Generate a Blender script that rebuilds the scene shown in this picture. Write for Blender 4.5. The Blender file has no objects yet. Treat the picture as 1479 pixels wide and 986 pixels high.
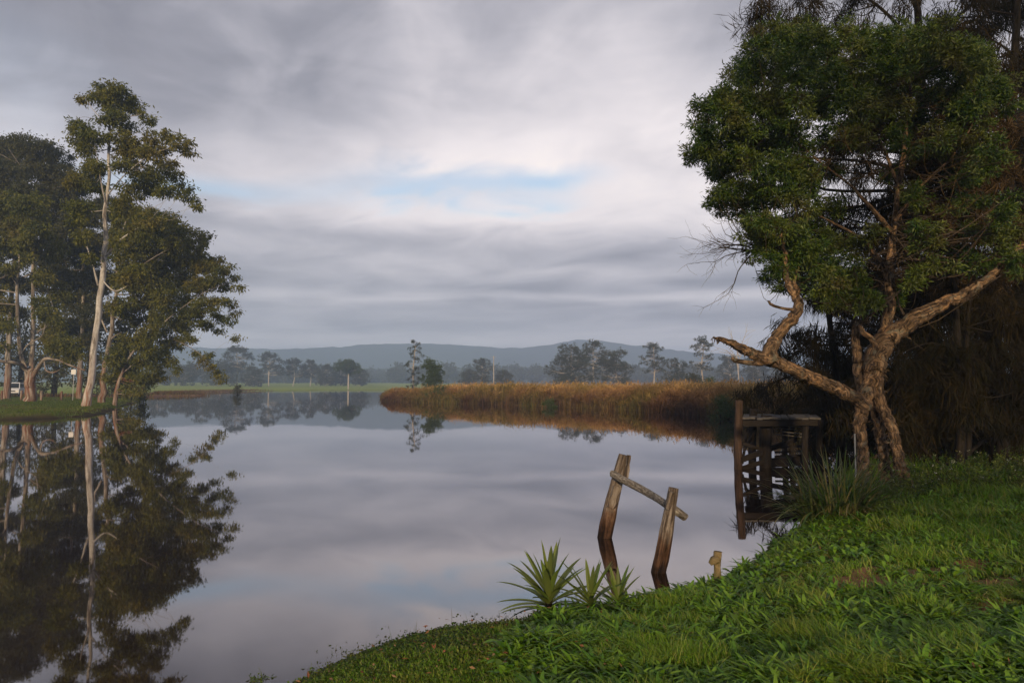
import bpy, math
import numpy as np
from math import radians, pi
R = np.random.default_rng(11)
C = bpy.context.scene.collection
scene = bpy.context.scene

# ------------------------------------------------------------------ camera maths
F = 986.0
PITCH = math.atan(64 / F)
CAM = np.array([0.0, 0.0, 2.0])
_fw = np.array([0, math.cos(PITCH), math.sin(PITCH)])
_up = np.array([0, -math.sin(PITCH), math.cos(PITCH)])
_rt = np.array([1.0, 0, 0])
def ray(px, py):
    return _fw + _rt * (px - 739.5) / F + _up * (493 - py) / F
def at(px, py, Y):
    d = ray(px, py); return CAM + d * (Y / d[1])
def onz(px, py, z=0.0):
    d = ray(px, py); return CAM + d * ((z - CAM[2]) / d[2])

cam_d = bpy.data.cameras.new('camera'); cam = bpy.data.objects.new('camera', cam_d); C.objects.link(cam)
cam.location = CAM; cam.rotation_euler = (pi / 2 + PITCH, 0, 0)
cam_d.sensor_width = 36; cam_d.lens = F / 1479 * 36; cam_d.clip_end = 12000; cam_d.clip_start = 0.05
scene.camera = cam

# ------------------------------------------------------------------ noise
def _h(ix, iy, iz, seed):
    n = (ix * 374761393 + iy * 668265263 + iz * 2147483647 + seed * 1274126177) & 0xFFFFFFFF
    n = ((n ^ (n >> 13)) * 1274126177) & 0xFFFFFFFF
    n = (n ^ (n >> 16)) & 0xFFFFFFFF
    return n / 4294967295.0
def noise3(x, y, z, seed=0):
    x, y, z = np.broadcast_arrays(np.asarray(x, float), np.asarray(y, float), np.asarray(z, float))
    fx, fy, fz = np.floor(x), np.floor(y), np.floor(z)
    ix, iy, iz = fx.astype(np.int64), fy.astype(np.int64), fz.astype(np.int64)
    u, v, w = x - fx, y - fy, z - fz
    u, v, w = [t * t * (3 - 2 * t) for t in (u, v, w)]
    r = 0
    for a in (0, 1):
        for b in (0, 1):
            for c in (0, 1):
                r = r + _h(ix + a, iy + b, iz + c, seed) * (u if a else 1 - u) * (v if b else 1 - v) * (w if c else 1 - w)
    return r
def fbm(x, y, z=0.0, seed=0, o=4):
    s, a, t = 0, 1, 0
    for k in range(o):
        s = s + a * noise3(np.asarray(x) * 2 ** k, np.asarray(y) * 2 ** k, np.asarray(z) * 2 ** k, seed + k); t += a; a *= .5
    return s / t
def sm(t): t = np.clip(t, 0, 1); return t * t * (3 - 2 * t)

# ------------------------------------------------------------------ mesh helpers
class Geo:
    def __init__(s): s.v = []; s.f = {3: [], 4: []}; s.n = 0; s.g = []
    def add(s, v, q=None, t=None, grain=None):
        v = np.asarray(v, float).reshape(-1, 3); s.g.append(grain)
        if q is not None and len(q): s.f[4].append(np.asarray(q, int).reshape(-1, 4) + s.n)
        if t is not None and len(t): s.f[3].append(np.asarray(t, int).reshape(-1, 3) + s.n)
        s.v.append(v); s.n += len(v)
        return s
def link_mesh(name, g, mat, parent=None, smooth=False):
    v = np.concatenate(g.v)
    if parent is not None: v = v - np.array(parent.location)
    qs = np.concatenate(g.f[4]) if g.f[4] else np.zeros((0, 4), int)
    ts = np.concatenate(g.f[3]) if g.f[3] else np.zeros((0, 3), int)
    me = bpy.data.meshes.new(name)
    me.vertices.add(len(v)); me.vertices.foreach_set('co', v.astype(np.float32).ravel())
    li = np.concatenate([qs.ravel(), ts.ravel()]).astype(np.int32)
    me.loops.add(len(li)); me.loops.foreach_set('vertex_index', li)
    ls = np.concatenate([np.arange(len(qs)) * 4, len(qs) * 4 + np.arange(len(ts)) * 3]).astype(np.int32)
    me.polygons.add(len(ls)); me.polygons.foreach_set('loop_start', ls)
    me.polygons.foreach_set('use_smooth', np.full(len(ls), smooth))
    me.update(calc_edges=True)
    me.materials.append(mat)
    if any(k is not None for k in g.g):
        gr = np.concatenate([k if k is not None else w for k, w in zip(g.g, g.v)]).astype(np.float32)
        at_ = me.attributes.new('grain', 'FLOAT_VECTOR', 'POINT'); at_.data.foreach_set('vector', gr.ravel())
    o = bpy.data.objects.new(name, me); C.objects.link(o)
    if parent is not None: o.parent = parent
    return o
def tag(o, label=None, cat=None, group=None, kind=None):
    if label: o['label'] = label
    if cat: o['category'] = cat
    if group: o['group'] = group
    if kind: o['kind'] = kind
    return o
def thing(name, label, cat, loc, group=None):
    o = bpy.data.objects.new(name, None); C.objects.link(o); o.location = [float(a) for a in loc]
    o.empty_display_size = .3
    return tag(o, label, cat, group)

def spline(pts, rad, n=6):
    pts = np.asarray(pts, float); rad = np.asarray(rad, float)
    if len(pts) < 3 or n <= 1:
        t = np.linspace(0, len(pts) - 1, max(2, (len(pts) - 1) * n + 1))
        i = np.minimum(t.astype(int), len(pts) - 2); u = (t - i)[:, None]
        return pts[i] * (1 - u) + pts[i + 1] * u, rad[i] * (1 - u[:, 0]) + rad[i + 1] * u[:, 0]
    P = np.vstack([2 * pts[0] - pts[1], pts, 2 * pts[-1] - pts[-2]])
    out, ro = [], []
    for i in range(len(pts) - 1):
        for k in range(n):
            u = k / n
            a, b, c, d = P[i], P[i + 1], P[i + 2], P[i + 3]
            out.append(.5 * (2 * b + (c - a) * u + (2 * a - 5 * b + 4 * c - d) * u * u + (-a + 3 * b - 3 * c + d) * u ** 3))
            ro.append(rad[i] * (1 - u) + rad[i + 1] * u)
    out.append(pts[-1]); ro.append(rad[-1])
    return np.array(out), np.array(ro)
def tube(g, pts, rad, sides=8, n=4, rough=0.0, fr=2.0, fl=1.0, seed=0, caps=False, squash=1.0, wob=0.0):
    p, r = spline(pts, rad, n)
    if wob > 0:
        s_ = np.arange(len(p)) * .45
        p = p + np.stack([noise3(s_, seed, k * 7.7, seed + 5) - .5 for k in range(3)], 1) * wob
    t = np.gradient(p, axis=0); t /= np.linalg.norm(t, axis=1)[:, None] + 1e-9
    ref = np.array([.31, .92, .23]) if abs(t.mean(0)[1]) < .8 * np.linalg.norm(t.mean(0)) else np.array([.9, .1, .4])
    a = np.cross(t, ref); a /= np.linalg.norm(a, axis=1)[:, None] + 1e-9
    b = np.cross(t, a)
    L = np.concatenate([[0], np.cumsum(np.linalg.norm(np.diff(p, axis=0), axis=1))])
    th = np.arange(sides) / sides * 2 * pi
    ct, st = np.cos(th), np.sin(th)
    rr = np.repeat(r[:, None], sides, 1)
    if rough > 0:
        nz = fbm(ct[None] * fr, st[None] * fr, L[:, None] * fl, seed, 3) - .5
        rr = rr * (1 + rough * 2 * nz)
    v = p[:, None] + rr[..., None] * (a[:, None] * ct[None, :, None] + b[:, None] * st[None, :, None] * squash)
    m = len(p); idx = np.arange(m * sides).reshape(m, sides)
    nx = np.roll(idx, -1, 1)
    q = np.stack([idx[:-1], nx[:-1], nx[1:], idx[1:]], -1).reshape(-1, 4)
    vv = v.reshape(-1, 3); tr = []
    gn = np.stack([r[:, None] * ct[None] + seed * 1.37, r[:, None] * st[None], np.repeat(L[:, None], sides, 1)], -1).reshape(-1, 3)
    if caps:
        vv = np.vstack([vv, p[0] - t[0] * r[0] * .05, p[-1] + t[-1] * r[-1] * .08])
        c0, c1 = m * sides, m * sides + 1; gn = np.vstack([gn, [[0, 0, 0], [0, 0, L[-1]]]])
        for k in range(sides):
            tr.append([idx[0, (k + 1) % sides], idx[0, k], c0]); tr.append([idx[-1, k], idx[-1, (k + 1) % sides], c1])
    g.add(vv, q, tr, gn)
def unit(v): return v / (np.linalg.norm(v, axis=-1, keepdims=True) + 1e-9)
def leaves(g, c, d, L, W, rng, fold=.15):
    n = len(c); d = unit(d)
    s = unit(np.cross(d, rng.normal(size=(n, 3))))
    nn = np.cross(d, s)
    L = np.broadcast_to(L, n)[:, None]; W = np.broadcast_to(W, n)[:, None]
    v = np.stack([c, c + d * L * .45 + s * W * .5 + nn * W * fold, c + d * L, c + d * L * .45 - s * W * .5 + nn * W * fold], 1)
    q = np.arange(n * 4).reshape(n, 4)
    g.add(v.reshape(-1, 3), q)
def blades(g, base, H, W, lean, rng, bend=.35, segs=2):
    """upright tapering blades; lean = horizontal vector at the tip"""
    n = len(base); a = rng.uniform(0, 2 * pi, n)
    side = np.stack([np.cos(a), np.sin(a), np.zeros(n)], 1)
    H = np.broadcast_to(H, n)[:, None]; W = np.broadcast_to(W, n)[:, None]
    up = np.array([0, 0, 1.0])
    rows = []
    ts = np.linspace(0, 1, segs + 1)
    for t in ts:
        c = base + up * H * (t - bend * .5 * t * t) + lean * (t ** 1.8)
        w = W * (1 - t) ** .6 * .5 + W * .04
        rows += [c - side * w, c + side * w]
    v = np.stack(rows, 1)
    k = np.arange(n)[:, None] * (2 * (segs + 1))
    q = np.concatenate([k + np.array([2 * i, 2 * i + 1, 2 * i + 3, 2 * i + 2]) for i in range(segs)])
    g.add(v.reshape(-1, 3), q)
def box(g, c, s, rot=None):
    c = np.asarray(c, float); s = np.asarray(s, float) / 2
    k = np.array([[x, y, z] for x in (-1, 1) for y in (-1, 1) for z in (-1, 1)]) * s
    if rot is not None: k = k @ np.asarray(rot).T
    g.add(k + c, [[0, 1, 3, 2], [4, 6, 7, 5], [0, 4, 5, 1], [2, 3, 7, 6], [0, 2, 6, 4], [1, 5, 7, 3]])
def beam(g, a, b, w, h, seed=0, n=10, rough=.12):
    """weathered rectangular timber from a to b with slightly uneven edges"""
    a = np.asarray(a, float); b = np.asarray(b, float)
    t = unit(b - a); up = np.array([0, 0, 1.0])
    if abs(t[2]) > .9: up = np.array([0, 1.0, 0])
    s = unit(np.cross(t, up)); u = np.cross(s, t)
    V = []; gn = []; ln = float(np.linalg.norm(b - a))
    for i in range(n + 1):
        p = a + (b - a) * i / n
        for k, (x, y) in enumerate([(-1, -1), (-.3, -1.02), (.4, -1), (1, -1), (1, 1), (.3, 1.02), (-.4, 1), (-1, 1)]):
            j = 1 + rough * (float(noise3(i * .6, k * 3.1, 0, seed)) - .5) * 2
            V.append(p + s * x * w / 2 * j + u * y * h / 2 * j); gn.append((x * w / 2 + seed * .77, y * h / 2, ln * i / n))
    Q = []
    for i in range(n):
        for k in range(8):
            Q.append([i * 8 + k, i * 8 + (k + 1) % 8, (i + 1) * 8 + (k + 1) % 8, (i + 1) * 8 + k])
    T = []
    for o, fl in ((0, 1), (n * 8, 0)):
        for k in range(1, 7): T.append([o, o + k + 1, o + k] if fl else [o, o + k, o + k + 1])
    g.add(V, Q, T, np.array(gn))

# ------------------------------------------------------------------ materials
def mat_new(name):
    m = bpy.data.materials.new(name); m.use_nodes = True; nt = m.node_tree; nt.nodes.clear()
    out = nt.nodes.new('ShaderNodeOutputMaterial'); return m, nt, out
def nd(nt, t, **k):
    n = nt.nodes.new(t)
    for a, b in k.items():
        if a.startswith('i_'):
            n.inputs[int(a[2:]) if a[2:].isdigit() else a[2:]].default_value = b
        else: setattr(n, a, b)
    return n
def ramp(nt, fac, stops, interp='LINEAR'):
    r = nt.nodes.new('ShaderNodeValToRGB'); r.color_ramp.interpolation = interp
    el = r.color_ramp.elements
    while len(el) < len(stops): el.new(.5)
    for e, (p, c) in zip(el, stops):
        e.position = p; e.color = (*c, 1) if len(c) == 3 else c
    nt.links.new(fac, r.inputs[0]); return r.outputs[0]
def mth(nt, op, a, b=None, c=None, clamp=False):
    n = nt.nodes.new('ShaderNodeMath'); n.operation = op; n.use_clamp = clamp
    for i, x in enumerate((a, b, c)):
        if x is None: continue
        if isinstance(x, (int, float)): n.inputs[i].default_value = x
        else: nt.links.new(x, n.inputs[i])
    return n.outputs[0]
def mix(nt, f, a, b, mode='MIX'):
    n = nt.nodes.new('ShaderNodeMix'); n.data_type = 'RGBA'; n.blend_type = mode
    for s, x in ((0, f), (6, a), (7, b)):
        if isinstance(x, (int, float)): n.inputs[s].default_value = x
        elif isinstance(x, tuple): n.inputs[s].default_value = (*x, 1)
        else: nt.links.new(x, n.inputs[s])
    return n.outputs[2]
def noise_t(nt, scale, detail=4, vec=None, rough=.55, dist=0):
    n = nt.nodes.new('ShaderNodeTexNoise'); n.inputs['Scale'].default_value = scale
    n.inputs['Detail'].default_value = detail; n.inputs['Roughness'].default_value = rough; n.inputs['Distortion'].default_value = dist
    if vec is not None: nt.links.new(vec, n.inputs['Vector'])
    return n.outputs['Fac']
def pos(nt, scale=None):
    g = nt.nodes.new('ShaderNodeNewGeometry')
    if scale is None: return g.outputs['Position']
    m = nt.nodes.new('ShaderNodeMapping'); m.inputs['Scale'].default_value = scale
    nt.links.new(g.outputs['Position'], m.inputs['Vector']); return m.outputs[0]
def leaf_mat(name, cols, clump_cols=None, cs=.5, transl=.35, rough=.55, spec=.25, clump=.5):
    """random colour per leaf plus slow changes of leaf colour from clump to clump"""
    m, nt, out = mat_new(name)
    g = nt.nodes.new('ShaderNodeNewGeometry')
    n = len(cols); st = [((i + .0) / n, c) for i, c in enumerate(cols)]
    c = ramp(nt, g.outputs['Random Per Island'], st, 'LINEAR')
    if clump_cols:
        f = noise_t(nt, cs, 2, pos(nt))
        c2 = ramp(nt, f, [(.32 + .36 * i / max(1, len(clump_cols) - 1), k) for i, k in enumerate(clump_cols)])
        c = mix(nt, clump, c, c2)
    b = nd(nt, 'ShaderNodeBsdfPrincipled'); b.inputs['Roughness'].default_value = rough
    b.inputs['Specular IOR Level'].default_value = spec
    nt.links.new(c, b.inputs['Base Color'])
    t = nd(nt, 'ShaderNodeBsdfTranslucent'); nt.links.new(c, t.inputs['Color'])
    ms = nd(nt, 'ShaderNodeMixShader'); ms.inputs[0].default_value = transl
    nt.links.new(b.outputs[0], ms.inputs[1]); nt.links.new(t.outputs[0], ms.inputs[2]); nt.links.new(ms.outputs[0], out.inputs[0])
    return m
def bark_mat(name, stops, sc=(6, 6, 1.2), bump=.6, fine=1.0, rough=.9, extra=None, dist=.05):
    m, nt, out = mat_new(name)
    tc = nt.nodes.new('ShaderNodeTexCoord'); mp = nt.nodes.new('ShaderNodeMapping'); mp.inputs['Scale'].default_value = sc
    ga = nd(nt, 'ShaderNodeAttribute', attribute_name='grain'); nt.links.new(ga.outputs['Vector'], mp.inputs[0])
    f = noise_t(nt, 1.0, 8, mp.outputs[0], .65, .6)
    c = ramp(nt, f, stops)
    f2 = noise_t(nt, 14 * fine, 5, tc.outputs['Object'], .7)
    c = mix(nt, .35, c, ramp(nt, f2, [(.3, (.35,) * 3), (.7, (1.4,) * 3)]), 'MULTIPLY')
    if extra: c = extra(nt, c, tc)
    b = nd(nt, 'ShaderNodeBsdfPrincipled'); b.inputs['Roughness'].default_value = rough; b.inputs['Specular IOR Level'].default_value = .2
    nt.links.new(c, b.inputs['Base Color'])
    bp = nd(nt, 'ShaderNodeBump'); bp.inputs['Strength'].default_value = bump; bp.inputs['Distance'].default_value = dist
    nt.links.new(mth(nt, 'ADD', f, mth(nt, 'MULTIPLY', f2, .4)), bp.inputs['Height']); nt.links.new(bp.outputs[0], b.inputs['Normal'])
    nt.links.new(b.outputs[0], out.inputs[0]); return m
def plain_mat(name, col, rough=.6, var=.15, sc=8, metal=0, bump=0.0):
    m, nt, out = mat_new(name)
    tc = nt.nodes.new('ShaderNodeTexCoord')
    f = noise_t(nt, sc, 5, tc.outputs['Object'])
    c = ramp(nt, f, [(.25, tuple(x * (1 - var) for x in col)), (.75, tuple(min(1, x * (1 + var)) for x in col))])
    b = nd(nt, 'ShaderNodeBsdfPrincipled'); b.inputs['Roughness'].default_value = rough; b.inputs['Metallic'].default_value = metal
    nt.links.new(c, b.inputs['Base Color'])
    if bump:
        bp = nd(nt, 'ShaderNodeBump'); bp.inputs['Strength'].default_value = bump; bp.inputs['Distance'].default_value = .02
        nt.links.new(f, bp.inputs['Height']); nt.links.new(bp.outputs[0], b.inputs['Normal'])
    nt.links.new(b.outputs[0], out.inputs[0]); return m

def rusty_base(z0, z1, col):
    def f(nt, c, tc):
        s = nt.nodes.new('ShaderNodeSeparateXYZ'); nt.links.new(tc.outputs['Object'], s.inputs[0])
        mp = nt.nodes.new('ShaderNodeMapping'); mp.inputs['Scale'].default_value = (3.5, 3.5, .35)
        nt.links.new(tc.outputs['Object'], mp.inputs[0])
        n = noise_t(nt, 1.0, 4, mp.outputs[0], .6)
        z = mth(nt, 'ADD', s.outputs[2], mth(nt, 'MULTIPLY', mth(nt, 'SUBTRACT', n, .5), (z1 - z0) * 3.0))
        k = nt.nodes.new('ShaderNodeMapRange'); k.inputs[1].default_value = z0; k.inputs[2].default_value = z1
        k.inputs[3].default_value = 1; k.inputs[4].default_value = 0; nt.links.new(z, k.inputs[0])
        mp2 = nt.nodes.new('ShaderNodeMapping'); mp2.inputs['Scale'].default_value = (9, 9, .5); ga2 = nd(nt, 'ShaderNodeAttribute', attribute_name='grain'); nt.links.new(ga2.outputs['Vector'], mp2.inputs[0])
        st_ = ramp(nt, noise_t(nt, 1.0, 5, mp2.outputs[0], .65), [(.42, (.0,) * 3), (.56, (.95,) * 3)])
        kk = mth(nt, 'MULTIPLY', k.outputs[0], st_)
        return mix(nt, kk, c, mix(nt, .45, col, mix(nt, 1.0, c, (.8, .45, .3), 'MULTIPLY')))
    return f
M = {}
M['gum_leaf'] = leaf_mat('gum_leaf', [(.03, .05, .01), (.11, .13, .022), (.23, .22, .04), (.05, .07, .015)], [(.04, .06, .011), (.15, .155, .025), (.2, .15, .032)], .22, .35)
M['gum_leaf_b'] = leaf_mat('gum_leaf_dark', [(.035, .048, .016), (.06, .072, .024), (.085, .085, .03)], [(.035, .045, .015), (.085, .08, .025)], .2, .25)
M['far_leaf'] = leaf_mat('far_leaf', [(.04, .055, .03), (.06, .07, .036), (.05, .06, .032)], [(.035, .05, .028), (.07, .07, .035)], .12, .25)
M['bush_leaf'] = leaf_mat('bush_leaf', [(.04, .08, .018), (.07, .11, .025), (.05, .075, .02)], [(.03, .06, .014), (.08, .1, .025)], .5, .3)
M['paper_leaf'] = leaf_mat('paperbark_leaf', [(.008, .026, .003), (.035, .08, .008), (.22, .28, .035), (.015, .03, .005)], [(.01, .035, .005), (.035, .085, .01), (.1, .12, .024), (.09, .055, .022)], 1.1, .3, .45, .35, .55)
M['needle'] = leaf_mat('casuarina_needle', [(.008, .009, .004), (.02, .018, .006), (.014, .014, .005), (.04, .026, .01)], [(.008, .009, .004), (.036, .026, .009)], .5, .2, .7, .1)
M['dry_needle'] = leaf_mat('dry_needle', [(.035, .024, .012), (.07, .045, .02), (.03, .024, .01), (.12, .08, .04)], None, 1, .2, .8, .1)
M['gum_bark'] = bark_mat('gum_bark', [(.36, (.12, .1, .085)), (.47, (.3, .275, .245)), (.58, (.5, .48, .44))], (4, 4, .6), .5, .35, extra=rusty_base(1.5, 4.0, (.16, .06, .03)))
M['gum_bark_low'] = bark_mat('gum_bark_rusty', [(.36, (.08, .065, .05)), (.48, (.22, .19, .16)), (.6, (.38, .35, .31))], (5, 5, .6), .6, .35, extra=rusty_base(2.6, 4.2, (.16, .055, .028)))
M['far_bark'] = bark_mat('far_bark', [(.3, (.3, .27, .23)), (.7, (.55, .5, .44))], (1, 1, .4), .2, .2)
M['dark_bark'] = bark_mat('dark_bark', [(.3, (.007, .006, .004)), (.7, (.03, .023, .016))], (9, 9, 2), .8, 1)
def bark_patches(nt, c, tc):
    f = noise_t(nt, 3.2, 5, tc.outputs['Object'], .6)
    c = mix(nt, .8, c, ramp(nt, f, [(.34, (.3, .3, .3)), (.48, (.85, .85, .85)), (.64, (1.35, 1.2, 1.0))]), 'MULTIPLY')
    f2 = noise_t(nt, 7, 4, tc.outputs['Object'], .6)
    return mix(nt, mth(nt, 'MULTIPLY', ramp(nt, f2, [(.56, (0, 0, 0)), (.66, (1, 1, 1))]), .5), c, (.16, .165, .13))
M['paper_bark'] = bark_mat('paperbark_bark', [(.36, (.018, .013, .01)), (.46, (.075, .053, .036)), (.56, (.2, .13, .075)), (.7, (.42, .29, .17))], (24, 24, 7), .9, 2.6, dist=.022, extra=bark_patches)
def _mk_post(): M['post'] = bark_mat('weathered_post', [(.36, (.022, .017, .013)), (.48, (.11, .085, .065)), (.68, (.3, .26, .215))], (26, 26, 2.2), .9, 3.0, dist=.012, extra=wet_base)
def wet_base(nt, c, tc):
    s_ = nt.nodes.new('ShaderNodeSeparateXYZ'); nt.links.new(tc.outputs['Object'], s_.inputs[0])
    zz_ = mth(nt, 'ADD', s_.outputs[2], mth(nt, 'MULTIPLY', mth(nt, 'SUBTRACT', noise_t(nt, 9, 4, tc.outputs['Object']), .5), .5))
    k_ = ramp(nt, zz_, [(.02, (.12, .08, .06)), (.1, (.32, .2, .14)), (.3, (.6, .42, .32)), (.48, (1, 1, 1))])
    return mix(nt, 1.0, c, k_, 'MULTIPLY')
_mk_post()
M['rail'] = bark_mat('lichened_rail', [(.3, (.05, .043, .036)), (.5, (.17, .15, .125)), (.72, (.42, .39, .34))], (40, 40, 14), .9, 3.0, dist=.01)
M['jetty'] = bark_mat('jetty_timber', [(.3, (.007, .006, .005)), (.7, (.032, .025, .02))], (16, 16, 3), .8, 2, dist=.015)
M['jetty_post'] = bark_mat('jetty_post_timber', [(.3, (.018, .013, .01)), (.7, (.09, .056, .04))], (20, 20, 2), .9, 2, dist=.015)
M['deck'] = bark_mat('deck_boards', [(.3, (.04, .037, .034)), (.7, (.15, .14, .13))], (5, 12, 8), .5, 2, dist=.01)
M['stump'] = bark_mat('stake_wood', [(.35, (.1, .1, .04)), (.5, (.16, .12, .06)), (.7, (.28, .22, .12))], (20, 20, 12), .9, 3, dist=.01)
M['yucca'] = leaf_mat('yucca_leaf', [(.06, .11, .02), (.12, .18, .03), (.18, .23, .045), (.09, .12, .03)], None, 1, .25, .4, .5)
M['strap'] = leaf_mat('strap_leaf', [(.04, .08, .018), (.08, .12, .03), (.12, .13, .045), (.2, .16, .07), (.05, .1, .02)], None, 1, .25, .45, .4)
M['grass'] = leaf_mat('grass_blade', [(.04, .11, .008), (.13, .28, .016), (.23, .38, .03), (.04, .08, .009), (.4, .36, .11)], [(.045, .13, .009), (.13, .27, .016), (.21, .27, .032)], .9, .35, .5, .3, .5)
M['weed'] = leaf_mat('weed_leaf', [(.06, .16, .012), (.13, .27, .018), (.2, .34, .028), (.08, .15, .014)], None, 1, .3, .4, .45)
M['moss'] = leaf_mat('low_turf', [(.04, .1, .015), (.07, .13, .02), (.1, .14, .03), (.09, .07, .025)], [(.04, .09, .012), (.08, .13, .02), (.1, .09, .03)], 2.2, .3, .6, .2, .5)
M['lawn'] = leaf_mat('lawn_blade', [(.05, .1, .014), (.08, .13, .02), (.11, .14, .028)], [(.05, .09, .014), (.12, .13, .028)], .2, .3, .6, .2)
M['straw'] = leaf_mat('dead_straw', [(.3, .22, .1), (.22, .13, .06), (.42, .34, .18)], None, 1, .2, .7, .1)
M['litter'] = leaf_mat('leaf_litter', [(.16, .085, .045), (.1, .06, .035), (.26, .17, .09), (.18, .07, .035)], None, 1, .1, .6, .2)
M['twig_bark'] = bark_mat('twig_bark', [(.3, (.02, .015, .011)), (.7, (.1, .075, .052))], (20, 20, 4), .6, 2)
M['white_petal'] = plain_mat('white_petal', (.4, .4, .37), .6, .1)
M['hub'] = plain_mat('flower', (.5, .4, .1), .6, .1)
def reed_mat():
    m, nt, out = mat_new('reed_blade')
    g = nt.nodes.new('ShaderNodeNewGeometry'); s = nt.nodes.new('ShaderNodeSeparateXYZ'); nt.links.new(g.outputs['Position'], s.inputs[0])
    r = g.outputs['Random Per Island']
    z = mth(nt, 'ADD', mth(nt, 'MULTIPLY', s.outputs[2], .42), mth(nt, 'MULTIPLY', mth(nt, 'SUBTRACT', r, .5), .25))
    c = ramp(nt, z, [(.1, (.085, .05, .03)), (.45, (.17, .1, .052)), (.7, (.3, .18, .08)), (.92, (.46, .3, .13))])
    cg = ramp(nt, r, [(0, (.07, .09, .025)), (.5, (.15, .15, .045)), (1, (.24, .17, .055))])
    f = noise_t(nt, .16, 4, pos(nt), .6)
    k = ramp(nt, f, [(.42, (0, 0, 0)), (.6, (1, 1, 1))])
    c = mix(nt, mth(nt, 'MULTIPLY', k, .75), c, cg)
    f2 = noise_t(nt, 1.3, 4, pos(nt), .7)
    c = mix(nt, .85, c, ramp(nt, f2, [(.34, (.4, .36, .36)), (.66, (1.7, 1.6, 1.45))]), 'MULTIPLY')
    b = nd(nt, 'ShaderNodeBsdfDiffuse'); nt.links.new(c, b.inputs[0])
    t = nd(nt, 'ShaderNodeBsdfTranslucent'); nt.links.new(c, t.inputs[0])
    ms = nd(nt, 'ShaderNodeMixShader'); ms.inputs[0].default_value = .25
    nt.links.new(b.outputs[0], ms.inputs[1]); nt.links.new(t.outputs[0], ms.inputs[2]); nt.links.new(ms.outputs[0], out.inputs[0])
    return m
M['reed'] = reed_mat()

# ------------------------------------------------------------------ lake outline and ground
near_px = [(440, 986), (500, 958), (560, 934), (640, 914), (740, 905), (830, 892), (930, 876), (1000, 856), (1040, 838), (1085, 812), (1110, 796), (1150, 765), (1178, 722)]
near = [onz(*p)[:2] for p in near_px]
reed_px = [(1050, 604), (990, 598), (900, 591.5), (820, 588), (750, 585.5), (690, 583.5), (640, 582.5), (600, 581), (560, 579.5)]
reedl = [onz(*p)[:2] for p in reed_px]
tip = reedl[-1]
spit = [(-80, 331), (-97, 260), (-92, 215), (-80, 172), (-66, 146), (-62, 141), (-66, 126), (-70, 112), (-66, 103), (-57, 98)]
leftb = [onz(*p)[:2] for p in [(206, 577.5), (190, 582), (165, 590), (140, 598), (100, 603), (50, 605), (0, 606), (-120, 609)]]
LAKE = np.array([(-10, -160), (-6, -10), (-3.4, 0), (-2.2, 3.0)] + [tuple(p) for p in near] + [(6.7, 14.4), (8.6, 17.4), (11, 22), (13.5, 28), (15, 35)] +
                [tuple(p) for p in reedl] + [(tip[0] - .5, tip[1] + 4), (-18, 100), (-23.5, 122), (-24.5, 140), (-22, 165), (-20, 220), (-28, 300), (-50, 328)] + spit +
                [tuple(p) for p in leftb] + [(-60, 30), (-110, 20), (-160, -160)])
def sdist(x, y):
    x = np.asarray(x, float); y = np.asarray(y, float)
    best = np.full(x.shape, 1e9); ins = np.zeros(x.shape, bool)
    n = len(LAKE)
    for i in range(n):
        ax, ay = LAKE[i]; bx, by = LAKE[(i + 1) % n]
        dx, dy = bx - ax, by - ay
        t = np.clip(((x - ax) * dx + (y - ay) * dy) / (dx * dx + dy * dy), 0, 1)
        best = np.minimum(best, (x - ax - t * dx) ** 2 + (y - ay - t * dy) ** 2)
        c = ((ay > y) != (by > y)) & (x < dx * (y - ay) / (dy + 1e-12) + ax)
        ins ^= c
    d = np.sqrt(best)
    return np.where(ins, -d, d)
def ground(x, y):
    x = np.asarray(x, float); y = np.asarray(y, float)
    r = np.hypot(x, y)
    wig = (fbm(x * .9, y * .9, 0, 3) - .5) * np.clip(r * .05, .35, 3.0)
    s = sdist(x, y) + wig * .6
    sp = np.maximum(s, 0)
    wn = sm((36 - r) / 14) * sm((x + 12) / 6)                    # near bank
    wl = sm((-x - 14) / 8) * sm((135 - y) / 25) * (1 - wn)       # lawn under the gums
    wf = np.clip(1 - wn - wl, 0, 1)
    hn = .03 + .11 * sm(sp / .5) + .104 * np.minimum(sp, 7) + (fbm(x * 1.3, y * 1.3, 0, 9) - .5) * .22 * sm(sp / 1.2)
    hl = .05 + .24 * sm(sp / 1.0) + .010 * sp + .047 * np.maximum(sp - 26, 0) + (fbm(x * .3, y * .3, 0, 19) - .5) * .25 * sm(sp / 4)
    hl = np.minimum(hl, 4.5)
    hf = .06 + .16 * sm(sp / 2) + .0115 * np.minimum(sp, 420) + (fbm(x * .02, y * .02, 0, 29) - .5) * .9 * sm(sp / 60)
    h = hn * wn + hl * wl + hf * wf
    hw = -np.minimum(1.4, .22 * -np.minimum(s, 0)) - .02
    return np.where(s > 0, h, hw)
def gz(x, y): return float(ground(np.array([x]), np.array([y]))[0])

NX, NY = 640, 620
sx = np.linspace(-1, 1, NX); gx = 2.6 * np.sinh(7.6 * sx)
sy = np.linspace(-.62, 1, NY); gy = 6 + 2.2 * np.sinh(7.68 * sy)
X, Y = np.meshgrid(gx, gy)
Z = ground(X, Y)
S = sdist(X, Y)
g = Geo(); idx = np.arange(NX * NY).reshape(NY, NX)
g.add(np.stack([X, Y, Z], -1).reshape(-1, 3), np.stack([idx[:-1, :-1], idx[:-1, 1:], idx[1:, 1:], idx[1:, :-1]], -1).reshape(-1, 4))

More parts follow.
